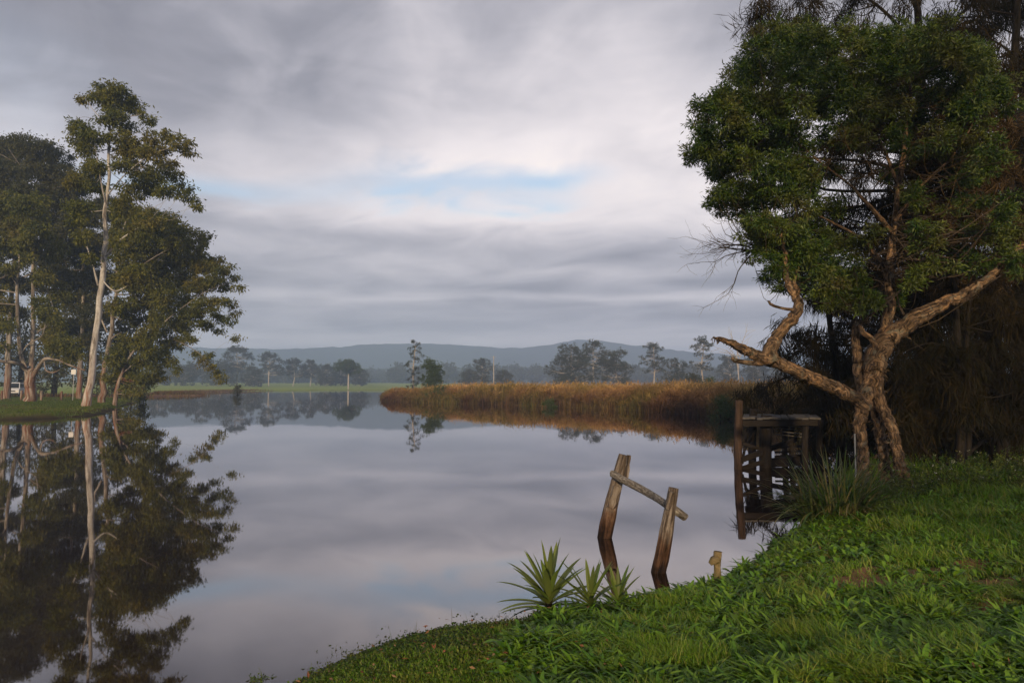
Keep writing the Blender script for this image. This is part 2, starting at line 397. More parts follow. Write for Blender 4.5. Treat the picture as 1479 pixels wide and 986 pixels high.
DIRT = [(onz(1285, 822, .45)[:2], .45, .2), (onz(1390, 800, .5)[:2], .9, .16), (onz(1150, 960, .4)[:2], .28, .14), (onz(1160, 850, .4)[:2], .35, .16), (onz(1470, 815, .55)[:2], .5, .14), (onz(1150, 895, .4)[:2], .14, .1), (onz(1440, 850, .55)[:2], .2, .1)]
def dirt_mask(x, y):
    k = np.zeros(np.shape(x))
    w = (fbm(np.asarray(x) * 5, np.asarray(y) * 5, 0, 77) - .5) * 5
    for (c, a, b) in DIRT:
        q = ((x - c[0]) / (a * 1.2)) ** 2 + ((y - c[1]) / (b * 1.6)) ** 2
        k = np.maximum(k, sm((1.3 + w - q) / .6))
    return k
def ground_colours():
    n = fbm(X * .12, Y * .12, 0, 41); n2 = fbm(X * 1.7, Y * 1.7, 0, 43); n3 = fbm(X * .03, Y * .05, 0, 47)
    col = np.zeros(X.shape + (3,))
    def lay(c, k): col[:] = col * (1 - k[..., None]) + np.array(c) * k[..., None]
    one = np.ones_like(X)
    lay((.07, .12, .022), one)
    lay((.13, .13, .035), sm((n3 - .45) / .2) * .8)
    lay((.17, .12, .05), sm((n - .58) / .12) * .6)
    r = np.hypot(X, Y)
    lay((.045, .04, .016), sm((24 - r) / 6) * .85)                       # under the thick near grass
    lay((.27, .14, .07), dirt_mask(X, Y) * sm((24 - r) / 6))
    lay((.26, .32, .06), sm((-X - 15) / 15) * sm((Y - 120) / 25))
    lay((.28, .17, .085), sm((X + 25 - (Y - 90) * .05) / 10) * sm((Y - 38) / 6) * .9)   # dry paddock behind the reeds
    lay((.05, .03, .02), sm(1 - np.abs(S) / .8) * sm((-X - 14) / 5) * sm((135 - Y) / 10) * .9)     # wet earth lip of the lawn bank
    lay((.24, .11, .055), sm((14 - S) / 6) * sm((-X - 45) / 6) * sm((Y - 97) / 6) * sm((250 - Y) / 20) * .85)   # red-brown sedge spit
    lay((.16, .1, .055), sm((n - .5) / .1) * sm((-X - 30) / 5) * sm((12 - np.abs(S - 16)) / 6) * sm((110 - Y) / 8) * .65)   # worn track on lawn
    lay((.03, .024, .018), sm(-S / .3))
    return col
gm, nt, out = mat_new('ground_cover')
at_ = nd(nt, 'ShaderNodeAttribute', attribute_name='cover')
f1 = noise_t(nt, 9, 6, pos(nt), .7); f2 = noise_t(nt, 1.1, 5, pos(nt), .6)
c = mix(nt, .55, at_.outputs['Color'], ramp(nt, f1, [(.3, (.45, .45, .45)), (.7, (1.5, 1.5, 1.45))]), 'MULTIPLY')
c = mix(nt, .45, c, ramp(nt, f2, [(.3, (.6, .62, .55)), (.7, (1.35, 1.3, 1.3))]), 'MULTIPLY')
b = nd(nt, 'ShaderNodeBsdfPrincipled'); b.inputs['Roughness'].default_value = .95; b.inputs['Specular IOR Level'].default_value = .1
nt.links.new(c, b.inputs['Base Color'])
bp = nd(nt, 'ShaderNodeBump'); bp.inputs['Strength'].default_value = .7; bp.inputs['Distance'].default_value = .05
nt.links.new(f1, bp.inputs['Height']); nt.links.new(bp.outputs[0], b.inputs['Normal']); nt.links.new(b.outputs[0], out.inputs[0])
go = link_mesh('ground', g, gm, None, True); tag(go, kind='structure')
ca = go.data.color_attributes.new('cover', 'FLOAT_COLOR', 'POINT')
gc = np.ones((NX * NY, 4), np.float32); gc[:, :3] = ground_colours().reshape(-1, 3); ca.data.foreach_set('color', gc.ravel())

# water
wm, nt, out = mat_new('river_water')
dif = nd(nt, 'ShaderNodeBsdfDiffuse'); dif.inputs[0].default_value = (.022, .013, .009, 1)
gl = nd(nt, 'ShaderNodeBsdfGlossy'); gl.inputs['Roughness'].default_value = .022; gl.inputs[0].default_value = (.97, .94, .95, 1)
lw = nd(nt, 'ShaderNodeLayerWeight'); lw.inputs[0].default_value = .5
fac = mth(nt, 'ADD', .045, mth(nt, 'MULTIPLY', .93, mth(nt, 'POWER', lw.outputs['Facing'], 3.0)), clamp=True)
nz = noise_t(nt, 1.0, 3, pos(nt, (.5, .14, 1)), .5)
bp = nd(nt, 'ShaderNodeBump'); bp.inputs['Strength'].default_value = .05; bp.inputs['Distance'].default_value = .05
nt.links.new(nz, bp.inputs['Height']); nt.links.new(bp.outputs[0], gl.inputs['Normal'])
ms = nd(nt, 'ShaderNodeMixShader'); nt.links.new(fac, ms.inputs[0]); nt.links.new(dif.outputs[0], ms.inputs[1]); nt.links.new(gl.outputs[0], ms.inputs[2]); nt.links.new(ms.outputs[0], out.inputs[0])
g = Geo(); g.add([(-260, -155, 0), (60, -155, 0), (60, 420, 0), (-260, 420, 0)], [[0, 1, 2, 3]])
tag(link_mesh('water', g, wm), kind='structure')

# hills
def ridge(name, px, py, D, depth, seed, col, x0=-2600, x1=3000):
    n = 340; xs = np.linspace(x0, x1, n); m = 26
    pxs = xs / D * F + 739.5
    top = (557 - np.interp(pxs, px, py)) / F * D + 2
    top = top + (fbm(xs * .006, 0, 0, seed, 5) - .5) * 13 + (noise3(xs * .07, 0, 0, seed + 3) - .5) * 4
    V = np.zeros((m, n, 3))
    for j in range(m):
        t = j / (m - 1); prof = math.sin(pi * min(1, t * 1.0)) ** .8 if 0 < t < 1 else 0
        yy = D - depth + 2 * depth * t
        V[j, :, 0] = xs; V[j, :, 1] = yy + (fbm(xs * .004, t * 3, 0, seed + 5) - .5) * 120
        V[j, :, 2] = 2 + (top - 2) * prof * (1 + (fbm(xs * .012, yy * .012, 0, seed + 8, 4) - .5) * .3 * (1 - prof ** 6)) - (6 if t in (0, 1) else 0)
    idx = np.arange(n * m).reshape(m, n); g = Geo()
    g.add(V.reshape(-1, 3), np.stack([idx[:-1, :-1], idx[:-1, 1:], idx[1:, 1:], idx[1:, :-1]], -1).reshape(-1, 4))
    mm, nt, out = mat_new(name + '_forest')
    f = noise_t(nt, .035, 8, pos(nt), .7)
    c = ramp(nt, f, [(.3, tuple(a * .6 for a in col)), (.7, tuple(a * 1.4 for a in col))])
    b = nd(nt, 'ShaderNodeBsdfDiffuse'); nt.links.new(c, b.inputs[0]); nt.links.new(b.outputs[0], out.inputs[0])
    tag(link_mesh(name, g, mm, None, True), kind='structure')
ridge('hills', [0, 200, 280, 340, 400, 500, 560, 600, 650, 700, 760, 800, 830, 860, 900, 940, 1000, 1060, 1110, 1200, 1500],
      [502, 500, 500, 501, 504, 503, 500, 497, 497, 500, 501, 498, 491, 494, 500, 501, 507, 512, 510, 508, 512], 1900, 330, 5, (.035, .05, .035))
ridge('low_hills', [0, 300, 560, 700, 780, 900, 1200, 1500], [530, 533, 531, 528, 526, 530, 529, 530], 1250, 120, 15, (.04, .05, .03), -1500, 1800)

# ------------------------------------------------------------------ trees
DENS = 2.0
def foliage(g, clumps, per, sub, L, W, droop, rng, outward=.5, keep=None, flat=.75):
    """clumps (centre, radius): sprays of leaves spread through each clump's volume. returns spray centres"""
    subs = []
    per = (per[0] * DENS, per[1])
    for ci, (c, r) in enumerate(clumps):
        c = np.asarray(c); ns = max(4, int(per[0] * (r / sub) ** 2))
        u = unit(rng.normal(size=(ns, 3))); rr = r * rng.uniform(.15, 1.0, ns) ** .55
        sc = c + u * rr[:, None] * np.array([1, 1, flat])
        subs.append(sc)
        k = per[1]
        srad = sub * rng.uniform(.55, 1.25, ns)
        off = rng.normal(size=(ns, k, 3)) * srad[:, None, None] * np.array([.5, .5, .34])
        P = (sc[:, None] + off).reshape(-1, 3)
        d = unit(P - np.repeat(c[None], len(P), 0)) * outward + rng.normal(size=P.shape) * .6 + np.array([0, 0, -droop])
        leaves(g, P, d, L * rng.uniform(.6, 1.3, len(P)), W * rng.uniform(.7, 1.2, len(P)), rng)
    return subs
def wood(g, skel, clumps, subs, rng, k1=.03, twigs=4, sides=6, tw=.35, rmax=.5, curve=.12):
    """branches from the skeleton to each clump, and twigs inside it"""
    P = np.concatenate([s[0] for s in skel]); Rr = np.concatenate([s[1] for s in skel])
    for i, ((c, r), sc) in enumerate(zip(clumps, subs)):
        c = np.asarray(c)
        cost = np.linalg.norm(P - c, axis=1) + 1.2 * np.maximum(0, P[:, 2] - c[2] + .15 * r)
        j = int(np.argmin(cost)); a = P[j]; d = np.linalg.norm(c - a)
        if d < .05: continue
        r0 = min(rmax * Rr[j], k1 * d + .02 * r); r0 = max(r0, .012 * r + .003)
        mid = a + (c - a) * .5 + rng.normal(size=3) * d * curve + np.array([0, 0, -.06 * d])
        tube(g, [a, mid, c], [r0, r0 * .7, r0 * .4], sides, 4, seed=i)
        for q in sc[rng.permutation(len(sc))[:twigs]]:
            m2 = (c + q) / 2 + rng.normal(size=3) * .12 * r
            tube(g, [c, m2, q], [r0 * tw, r0 * tw * .7, r0 * tw * .3], 4, 2)
def pxc(lst, Y, dj, rng):
    o = []
    for (x, y, r) in lst:
        yy = Y + rng.uniform(-dj, dj); o.append((at(x, y, yy), r * yy / F))
    return o
def pxs(lst, Y, n=6):
    """skeleton limb from (px, py, width px [, depth offset])"""
    p = [at(a[0], a[1], Y + (a[3] if len(a) > 3 else 0)) for a in lst]
    r = [a[2] / 2 * .9 * (Y + (a[3] if len(a) > 3 else 0)) / F for a in lst]
    return p, r

def gum(name, label, cat, base, limbs, clumps, Y, dj, mleaf, mbark, seed, per=(1.7, 34), sub=.9, L=.42, W=.15, droop=.7, group=None, sides=12, rough=.1, twigs=3, flat=.75, rs=1.0, front=()):
    rng = np.random.default_rng(seed)
    limbs = [list(l) for l in limbs]
    b0 = at(base[0], base[1], Y); z = gz(b0[0], b0[1])
    root = thing(name, label, cat, (b0[0], b0[1], z), group)
    g = Geo(); sk = []
    for k, l in enumerate(limbs):
        p, r = pxs(l, Y)
        if k == 0 or l[0][1] >= base[1] - 2:
            p[0] = np.array([p[0][0], p[0][1], gz(p[0][0], p[0][1]) - .15])
            r[0] *= 1.08
        r = [q * (.84 if k == 0 else .68) for q in r]; tube(g, p, r, sides, 6, rough, 1.5, .6, seed + k, wob=r[0] * .5)
        sk.append(spline(p, r, 6))
    cl = [(c, r * rs) for c, r in pxc(clumps, Y, dj, rng) + pxc(front, Y - 2.6, .4, rng)]
    gc = Geo(); subs = foliage(gc, cl, per, sub, L, W, droop, rng, flat=flat)
    wood(g, sk, cl, subs, rng, k1=.013, twigs=twigs)
    link_mesh('trunk', g, mbark, root, True); link_mesh('crown', gc, mleaf, root)
    return root

G1 = 'tall gum trees on the lawn bank'
gum('gum_tree', 'tallest gum tree, pale leaning trunk at the edge of the lawn', 'tree', (124, 588), [
    [(124, 588, 17), (130, 556, 13), (137, 500, 12), (145, 430, 11), (151, 372, 10), (152, 320, 7.5), (156, 270, 6), (158, 215, 4.5), (157, 170, 3), (156, 135, 1.5)],
    [(152, 372, 6, 0), (168, 352, 4.5, -.5), (186, 338, 3.5, -1), (214, 322, 2, -1.5)],
    [(142, 412, 5), (133, 380, 3.5, -.8), (122, 345, 2.5, -1.2), (114, 318, 1.5, -1.5)],
    [(148, 405, 3), (165, 420, 3, -1), (185, 412, 2.5, -1.5), (200, 398, 1.5, -2)],
    [(154, 300, 4), (146, 262, 3, -.5), (140, 225, 2, -1)],
    [(157, 280, 3.5), (178, 255, 2.5, -1), (215, 225, 1.8, -1), (250, 212, 1, -1)],
    [(158, 190, 2.5), (178, 172, 1.8), (205, 165, 1)],
    [(157, 185, 2), (134, 158, 1.4), (124, 143, .8)]],
    [(153, 132, 15), (168, 130, 14), (182, 144, 14), (160, 150, 16), (140, 140, 8), (122, 141, 8), (196, 156, 10), (165, 170, 14), (214, 170, 9), (148, 172, 9), (180, 182, 10),
     (110, 180, 10), (118, 192, 14), (135, 196, 15), (108, 206, 8), (125, 215, 14), (175, 200, 15), (192, 210, 15), (180, 222, 14), (210, 222, 12),
     (218, 198, 10), (242, 198, 11), (262, 205, 12), (272, 220, 8), (228, 215, 13), (240, 235, 12), (252, 252, 10), (228, 250, 13),
     (268, 272, 9), (276, 288, 8), (284, 298, 5), (262, 280, 7), (200, 245, 17), (215, 265, 17), (238, 275, 14), (190, 275, 16), (130, 245, 16), (112, 262, 14), (140, 270, 13), (180, 300, 15), (118, 300, 14)],
    56, 1.6, M['gum_leaf'], M['gum_bark'], 101, (3.4, 40), 0.5, 0.3, 0.115, .7, G1, rs=1.12, front=[(200, 333, 13), (222, 318, 11), (182, 404, 11), (196, 392, 12), (120, 340, 12), (132, 372, 9), (175, 238, 11), (215, 222, 10), (140, 240, 10), (112, 318, 11), (170, 350, 8), (104, 300, 10)])
gum('gum_tree', 'forked gum tree with two upright stems and a rusty stump-like base beside a timber bollard', 'tree', (43, 574), [
    [(43, 576, 20), (44, 562, 18), (45, 545, 17), (48, 530, 14)],
    [(46, 535, 12), (47, 490, 9.5), (48, 440, 8), (47, 395, 7), (49, 350, 5), (46, 300, 3.5)],
    [(42, 540, 11), (32, 520, 9), (27, 485, 7.5), (25, 440, 7), (24, 410, 6.5), (14, 398, 5, -1), (0, 402, 4, -2), (-20, 395, 3, -3)],
    [(24, 412, 5), (28, 380, 4), (26, 340, 3), (22, 300, 2)],
    [(40, 548, 11), (36, 532, 9, -.5), (22, 524, 8, -2), (2, 521, 6.5, -3), (-25, 512, 5, -4)],
    [(8, 522, 4, -2.8), (10, 508, 3, -3), (4, 498, 2.5, -3), (-6, 490, 1.5, -3)],
    [(47, 545, 11), (55, 530, 9, -.8), (66, 518, 8, -1.6), (80, 519, 5, -2), (100, 527, 4, -2.5), (124, 535, 2.5, -3)],
    [(64, 522, 3, -1.6), (66, 534, 3, -2), (76, 538, 2.5, -2.2), (86, 534, 1.5, -2.5)],
    [(54, 480, 4), (68, 470, 3, -1), (80, 455, 2, -1.5)],
    [(29, 515, 3), (40, 498, 3, -.6), (60, 485, 2.2, -1), (66, 466, 1.5, -1.2)]],
    [(45, 300, 22), (25, 320, 22), (10, 345, 22), (50, 340, 16), (70, 360, 18), (5, 295, 20), (8, 440, 12), (66, 440, 15), (78, 470, 14), (80, 492, 14), (95, 500, 14), (-8, 470, 14), (100, 520, 8), (62, 400, 11), (-20, 420, 20), (84, 420, 14)],
    70, 3.0, M['gum_leaf'], M['gum_bark_low'], 102, (3.4, 40), 0.62, 0.34, 0.14, .7, G1, rs=1.3, front=[(32, 352, 12), (50, 330, 12), (14, 385, 11), (70, 455, 10), (12, 470, 9), (84, 500, 11), (104, 512, 10), (60, 400, 9), (4, 500, 7), (38, 372, 8)])
gum('gum_tree', 'dark straight gum between the white sign and the leaning pale trunk', 'tree', (115, 567), [
    [(115, 567, 9), (115, 540, 9), (117, 500, 8), (119, 460, 6), (120, 400, 5), (118, 340, 3), (116, 290, 2)]],
    [(95, 290, 26), (125, 310, 24), (100, 340, 26), (130, 360, 24), (98, 390, 24), (160, 300, 20), (155, 350, 20), (150, 400, 20), (100, 270, 18), (128, 265, 16), (128, 410, 22), (105, 430, 22), (135, 455, 20), (108, 475, 18), (85, 320, 20), (125, 490, 12)],
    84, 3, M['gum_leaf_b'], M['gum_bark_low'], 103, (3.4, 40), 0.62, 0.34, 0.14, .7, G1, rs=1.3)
gum('gum_tree', 'pale gum trunk rising just behind the leaning gum', 'tree', (148, 574), [
    [(147, 575, 13), (149, 560, 11), (149, 540, 8.5), (155, 510, 8), (161, 480, 8), (165, 445, 7), (169, 405, 5), (172, 360, 4), (182, 320, 2.5)],
    [(160, 490, 5), (168, 484, 3.5, -.5), (176, 480, 2)],
    [(155, 480, 4), (147, 462, 4), (148, 450, 2)],
    [(165, 420, 4), (190, 395, 3, -1), (225, 370, 2, -1), (262, 350, 1.2, -1)],
    [(150, 535, 3), (175, 500, 3, -1), (205, 485, 2.2, -1), (222, 486, 1.5, -1)]],
    [(190, 315, 22), (215, 318, 22), (238, 325, 22), (258, 342, 20), (200, 345, 24), (230, 355, 24), (262, 370, 22), (190, 375, 22), (218, 390, 24), (250, 400, 24), (278, 352, 14), (292, 345, 9), (286, 378, 16),
     (175, 340, 18), (185, 405, 20), (215, 420, 22), (250, 432, 20), (180, 440, 17), (208, 452, 20)],
    68, 3, M['gum_leaf'], M['gum_bark_low'], 104, (3.4, 40), 0.62, 0.34, 0.14, .75, G1, rs=1.3)
gum('gum_tree', 'gum leaning over the water with a low crown hanging past the bank tip', 'tree', (166, 573), [
    [(166, 574, 8), (170, 560, 7), (174, 545, 6), (180, 530, 5), (195, 505, 4), (220, 480, 3.5), (250, 455, 2.5), (290, 425, 1.5), (325, 410, .8)],
    [(176, 540, 3), (195, 524, 3), (205, 520, 1.5)],
    [(215, 485, 2), (250, 490, 1.6), (285, 508, 1.2), (305, 528, .8), (320, 544, .5)],
    [(262, 446, 1.6), (300, 452, 1.2), (332, 462, .7)]],
    [(296, 385, 14), (312, 378, 10), (322, 392, 8), (330, 385, 5), (340, 402, 6), (345, 415, 4), (325, 412, 8), (305, 405, 15), (288, 415, 16), (318, 432, 9), (335, 440, 6), (341, 452, 5), (300, 438, 13), (330, 462, 7), (312, 458, 8),
     (278, 450, 17), (295, 470, 10), (318, 478, 4), (342, 487, 2.5), (260, 470, 17), (240, 455, 18), (272, 490, 10), (250, 495, 13), (225, 480, 18), (230, 508, 15), (210, 505, 16), (195, 490, 16), (245, 522, 9), (255, 535, 5),
     (200, 525, 13), (165, 520, 13), (180, 540, 13), (160, 545, 9), (205, 545, 12), (228, 542, 9), (178, 505, 14), (222, 530, 10), (284, 508, 4), (292, 520, 5), (303, 528, 5), (312, 537, 5), (320, 547, 5), (300, 512, 3), (215, 548, 9), (192, 545, 10), (190, 562, 8), (202, 565, 6)],
    66, 2.2, M['gum_leaf'], M['gum_bark_low'], 105, (3.4, 40), 0.5, 0.3, 0.115, .8, G1, rs=1.12)
gum('gum_tree', 'broad dark gum crown filling the space behind and above the forked gum', 'tree', (8, 566), [
    [(10, 566, 12), (12, 520, 10), (14, 460, 8), (20, 380, 7), (28, 300, 4), (30, 240, 2)]],
    [(12, 212, 18), (38, 210, 17), (62, 216, 16), (84, 228, 16), (25, 235, 22), (55, 243, 22), (85, 255, 20), (5, 250, 20), (15, 280, 22), (45, 278, 22), (78, 285, 22), (105, 265, 12), (-20, 225, 24), (-20, 270, 24),
     (10, 318, 22), (40, 320, 22), (72, 325, 20), (100, 300, 14), (20, 360, 22), (60, 372, 20), (88, 356, 16), (5, 400, 20), (40, 410, 16), (80, 396, 16), (-20, 330, 24), (-18, 390, 24), (15, 450, 16)],
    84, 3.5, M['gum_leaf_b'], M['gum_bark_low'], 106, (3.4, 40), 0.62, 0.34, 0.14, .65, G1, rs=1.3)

# dark understorey trees that close the view behind the lawn
rngU = np.random.default_rng(8)
def bushy(name, label, cat, cx, top, bot, w, Y, mleaf, seed, n=16, per=(1.1, 30), sub=1.1, L=.5, W=.22, group=None, droop=.3, mbark='dark_bark', fl=1.0):
    rng = np.random.default_rng(seed)
    b = at(cx, bot, Y); z = gz(b[0], b[1]); root = thing(name, label, cat, (b[0], b[1], z), group)
    h = at(cx, top, Y)[2] - z; wr = w / 2 * Y / F
    cl = []
    for k in range(n):
        t = (k + .5) / n; zz = z + h * (.12 + .82 * t)
        env = math.sin(pi * (.12 + .8 * t)) ** .6
        a = rng.uniform(0, 2 * pi); q = rng.uniform(.1, .75) * env
        r = wr * rng.uniform(.3, .45) * (.75 + .25 * env)
        r = min(r, (z + h - zz) + .1 * h)
        cl.append((np.array([b[0] + math.cos(a) * q * wr, b[1] + math.sin(a) * q * wr, zz]), max(r, .12 * wr)))
    g = Geo(); p = [np.array([b[0], b[1], z - .1]), np.array([b[0] + rng.normal() * .05 * wr, b[1], z + h * .45]), np.array([b[0] + rng.normal() * .1 * wr, b[1], z + h * .85])]
    rr = [h * .03, h * .02, h * .006]; tube(g, p, rr, 8, 4, .1)
    gc = Geo(); subs = foliage(gc, cl, per, sub, L, W, droop, rng, flat=fl)
    wood(g, [spline(p, rr, 6)], cl, subs, rng, twigs=1, sides=5)
    link_mesh('trunk', g, M[mbark], root, True); link_mesh('crown', gc, mleaf, root); return root
GU = 'dark understorey trees behind the lawn'
for i, (x, t, w, Y, lb) in enumerate([
    (-30, 440, 90, 108, 'dark thicket tree at the photo edge beyond the parked van'),
    (28, 455, 80, 116, 'dark thicket tree directly above the parked white van'),
    (78, 440, 84, 108, 'dark thicket tree behind the white sign on its pole'),
    (128, 440, 80, 100, 'dark thicket tree filling the gap behind the leaning pale trunk'),
    (172, 455, 70, 92, 'dark thicket tree behind the rusty trunk nearest the bank tip')]):
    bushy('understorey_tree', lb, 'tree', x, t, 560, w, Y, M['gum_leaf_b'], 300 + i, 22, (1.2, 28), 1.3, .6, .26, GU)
for i, (x, t, w, Y, lb) in enumerate([
    (190, 545, 34, 80, 'olive shrub at the foot of the leaning water gum'),
    (207, 556, 22, 84, 'small reddish shrub at the very tip of the lawn bank')]):
    bushy('bank_shrub', lb, 'shrub', x, t, 576, w, Y, M['gum_leaf'], 340 + i, 10, (1.3, 26), .5, .3, .12, 'shrubs at the bank tip')

# far trees ---------------------------------------------------------------
def far_gum(label, cx, top, bot, w, Y, seed, kind='gum', group='hazy gum trees across the water', leaf=None, name='gum_tree', cat='tree'):
    rng = np.random.default_rng(seed)
    b = at(cx, bot, Y); z = gz(b[0], b[1]); root = thing(name, label, cat, (b[0], b[1], z), group)
    h = at(cx, top, Y)[2] - z; wr = w / 2 * Y / F; cl = []
    g = Geo(); gc = Geo(); s = Y / F
    if kind == 'gum':
        n = 60
        for k in range(n):
            t = rng.uniform(.0, 1) ** .8; zz = z + h * (.3 + .62 * t)
            env = (math.sin(pi * (.22 + .66 * t))) ** .7
            a = rng.uniform(0, 2 * pi); q = rng.uniform(.2, .85) * env
            cl.append((np.array([b[0] + math.cos(a) * q * wr, b[1] + math.sin(a) * q * wr, zz]), wr * rng.uniform(.08, .2)))
        cl.append((np.array([b[0], b[1], z + h * .93]), wr * .25))
    elif kind == 'dense':
        n = 80
        for k in range(n):
            t = rng.uniform(0, 1); zz = z + h * (.1 + .78 * t)
            env = (math.sin(pi * (.2 + .7 * t))) ** .5
            a = rng.uniform(0, 2 * pi); q = rng.uniform(.1, .8) * env
            cl.append((np.array([b[0] + math.cos(a) * q * wr, b[1] + math.sin(a) * q * wr, zz]), wr * rng.uniform(.1, .22)))
    elif kind == 'slender':
        for k in range(44):
            t = k / 43; zz = z + h * (.12 + .85 * t); env = 1 - .65 * abs(t - .45) * 1.4
            a = rng.uniform(0, 2 * pi); q = rng.uniform(.0, .9) * env
            cl.append((np.array([b[0] + math.cos(a) * q * wr, b[1] + math.sin(a) * q * wr, zz]), wr * rng.uniform(.12, .26) * env))
    elif kind == 'mop':
        for k in range(22):
            a = rng.uniform(0, 2 * pi); q = rng.uniform(0, .72)
            cl.append((np.array([b[0] + math.cos(a) * q * wr, b[1] + math.sin(a) * q * wr, z + h * (.72 + .16 * rng.uniform(-1, 1) * (1 - q * .6))]), wr * .36))
    p = [np.array([b[0], b[1], z - .1]), np.array([b[0] + rng.normal() * .03 * h, b[1], z + h * .4]), np.array([b[0] + rng.normal() * .04 * h, b[1], z + h * .85])]
    rr = [max(h * .017, s * .3), max(h * .013, s * .25), h * .005]
    if kind == 'mop': p[1][0] = p[2][0] = b[0]; p[2][2] = z + h * .7; rr = [s * 1.1, s * 1.0, s * .8]
    tube(g, p, rr, 7, 4, .08)
    px = s
    subs = foliage(gc, cl, (.8 if kind != 'mop' else 1.6, 16), 2.2 * px, 1.8 * px, .8 * px, .2, rng, flat=.55 if kind in ('gum',) else .8)
    wood(g, [spline(p, rr, 6)], cl, subs, rng, twigs=1, sides=4, k1=.022)
    link_mesh('trunk', g, M['far_bark'], root, True); link_mesh('crown', gc, leaf or M['far_leaf'], root); return root
FT = [
 ('hazy gum just clear of the overhanging leaves of the bank gums', 292, 512, 553, 46, 440, 'gum'),
 ('broadest gum of the far row, rounded head standing above its neighbours', 342, 498, 553, 66, 430, 'gum'),
 ('low dark bushy gum filling in under the broadest far gum', 318, 522, 554, 60, 410, 'dense'),
 ('far gum with a flat umbrella head and a pale straight trunk', 388, 507, 553, 50, 435, 'gum'),
 ('small far gum behind the low shrub on the shore', 366, 528, 554, 40, 405, 'dense'),
 ('far gum with a thin white trunk catching light in the middle of the row', 423, 516, 553, 44, 450, 'gum'),
 ('narrow far gum right after the white-trunked one', 448, 518, 553, 34, 460, 'gum'),
 ('bushy far gum between the narrow gum and the mop-headed tree', 470, 524, 553, 42, 450, 'dense'),
 ('far gum half hidden behind the mop-headed tree', 493, 520, 553, 40, 470, 'dense'),
 ('last low gum ending the far row beside the mop-headed tree', 520, 531, 553, 34, 470, 'dense'),
 ('rounded hazy gum low in the far row under the hanging sprig', 262, 524, 554, 60, 420, 'dense'),
 ('hazy gum seen in the gap beneath the water gum crown', 228, 520, 554, 50, 420, 'dense'),
]
for i, (lb, x, t, b_, w, Y, k) in enumerate(FT): far_gum(lb, x, t, b_, w, Y, 500 + i, k)
far_gum('lone mop-headed tree with a dark round crown on a bare white trunk', 503, 517, 561, 42, 345, 540, 'mop', None, M['bush_leaf'], 'mop_headed_tree')
far_gum('tall thin feathery tree beside the round green bush past the reed tip', 598, 489, 556, 34, 138, 541, 'slender', None, M['far_leaf'], 'slender_tree')
bushy('round_bush', 'round dense green bush beside the thin feathery tree', 'bush', 624, 518, 558, 44, 132, M['bush_leaf'], 542, 22, (1.3, 28), .55, .35, .16)
GM = 'hazy trees beyond the reed bed'
for i, (lb, x, t, b_, w, Y, k) in enumerate([
 ('hazy tree with a pointed head left of the wooden power pole', 696, 511, 554, 44, 330, 'dense'),
 ('low hazy tree spreading left of the pointed one', 676, 531, 554, 34, 335, 'dense'),
 ('low hazy tree spreading under the wooden power pole', 728, 533, 554, 44, 325, 'dense'),
 ('wide dark domed tree, first of the big pair beyond the reeds', 826, 494, 554, 88, 246, 'dense'),
 ('tall crest of open branches rising above the domed pair', 858, 488, 554, 60, 262, 'gum'),
 ('wide dark domed tree, second of the big pair beyond the reeds', 888, 498, 554, 74, 250, 'dense'),
 ('flat-topped tall gum with a visible trunk right after the domed pair', 944, 492, 553, 50, 255, 'gum'),
 ('low bushy tree between the flat-topped gum and the airy tall gum', 975, 514, 553, 50, 250, 'dense'),
 ('airy tall gum with a layered head near the broken limb tip', 1016, 482, 553, 46, 260, 'gum'),
 ('hazy pine-like tree just behind the broken limb tip', 1052, 508, 552, 40, 330, 'dense'),
 ('hazy tree seen under the raised limb of the paperbark', 1088, 514, 552, 54, 320, 'dense'),
 ('hazy tree seen through the leaves beside the paperbark trunk', 1135, 505, 552, 60, 300, 'dense')]):
    far_gum(lb, x, t, b_, w, Y, 560 + i, k, GM)
for i, (lb, x, t, w, Y) in enumerate([
 ('dark green bush on the reed edge below the airy tall gum', 1003, 538, 34, 150),
 ('paler green bush next to the dark green one on the reed edge', 1028, 545, 26, 152)]):
    bushy('paddock_bush', lb, 'bush', x, t, 556, w, Y, M['bush_leaf'] if i else M['far_leaf'], 600 + i, 14, (1.2, 24), .6, .4, .2, 'bushes behind the reeds')
bushy('shore_shrub', 'small dark shrub standing alone on the low far spit', 'shrub', 343, 555, 566, 16, 150, M['gum_leaf_b'], 610, 9, (1.3, 24), .45, .35, .14)
# far woods, too distant to count
rng = np.random.default_rng(71); gc = Geo(); cl = []
for k in range(420):
    yy = rng.uniform(640, 1050); x = rng.uniform(-.62, .7) * yy
    px_ = x / yy * F + 739.5
    hh = rng.uniform(9, 17) * (1.25 if (540 < px_ < 600 or 700 < px_ < 800) else 1.0) + yy * .004
    for j in range(4):
        cl.append((np.array([x + rng.normal() * 7, yy + rng.normal() * 6, 4 + hh * rng.uniform(.2, .85)]), rng.uniform(4, 6.5)))
foliage(gc, cl, (1.3, 12), 2.6, 3.0, 1.8, .2, rng)
tag(link_mesh('far_woods', gc, M['far_leaf']), 'misty far off woods along the foot of the hills', 'woods', kind='stuff')

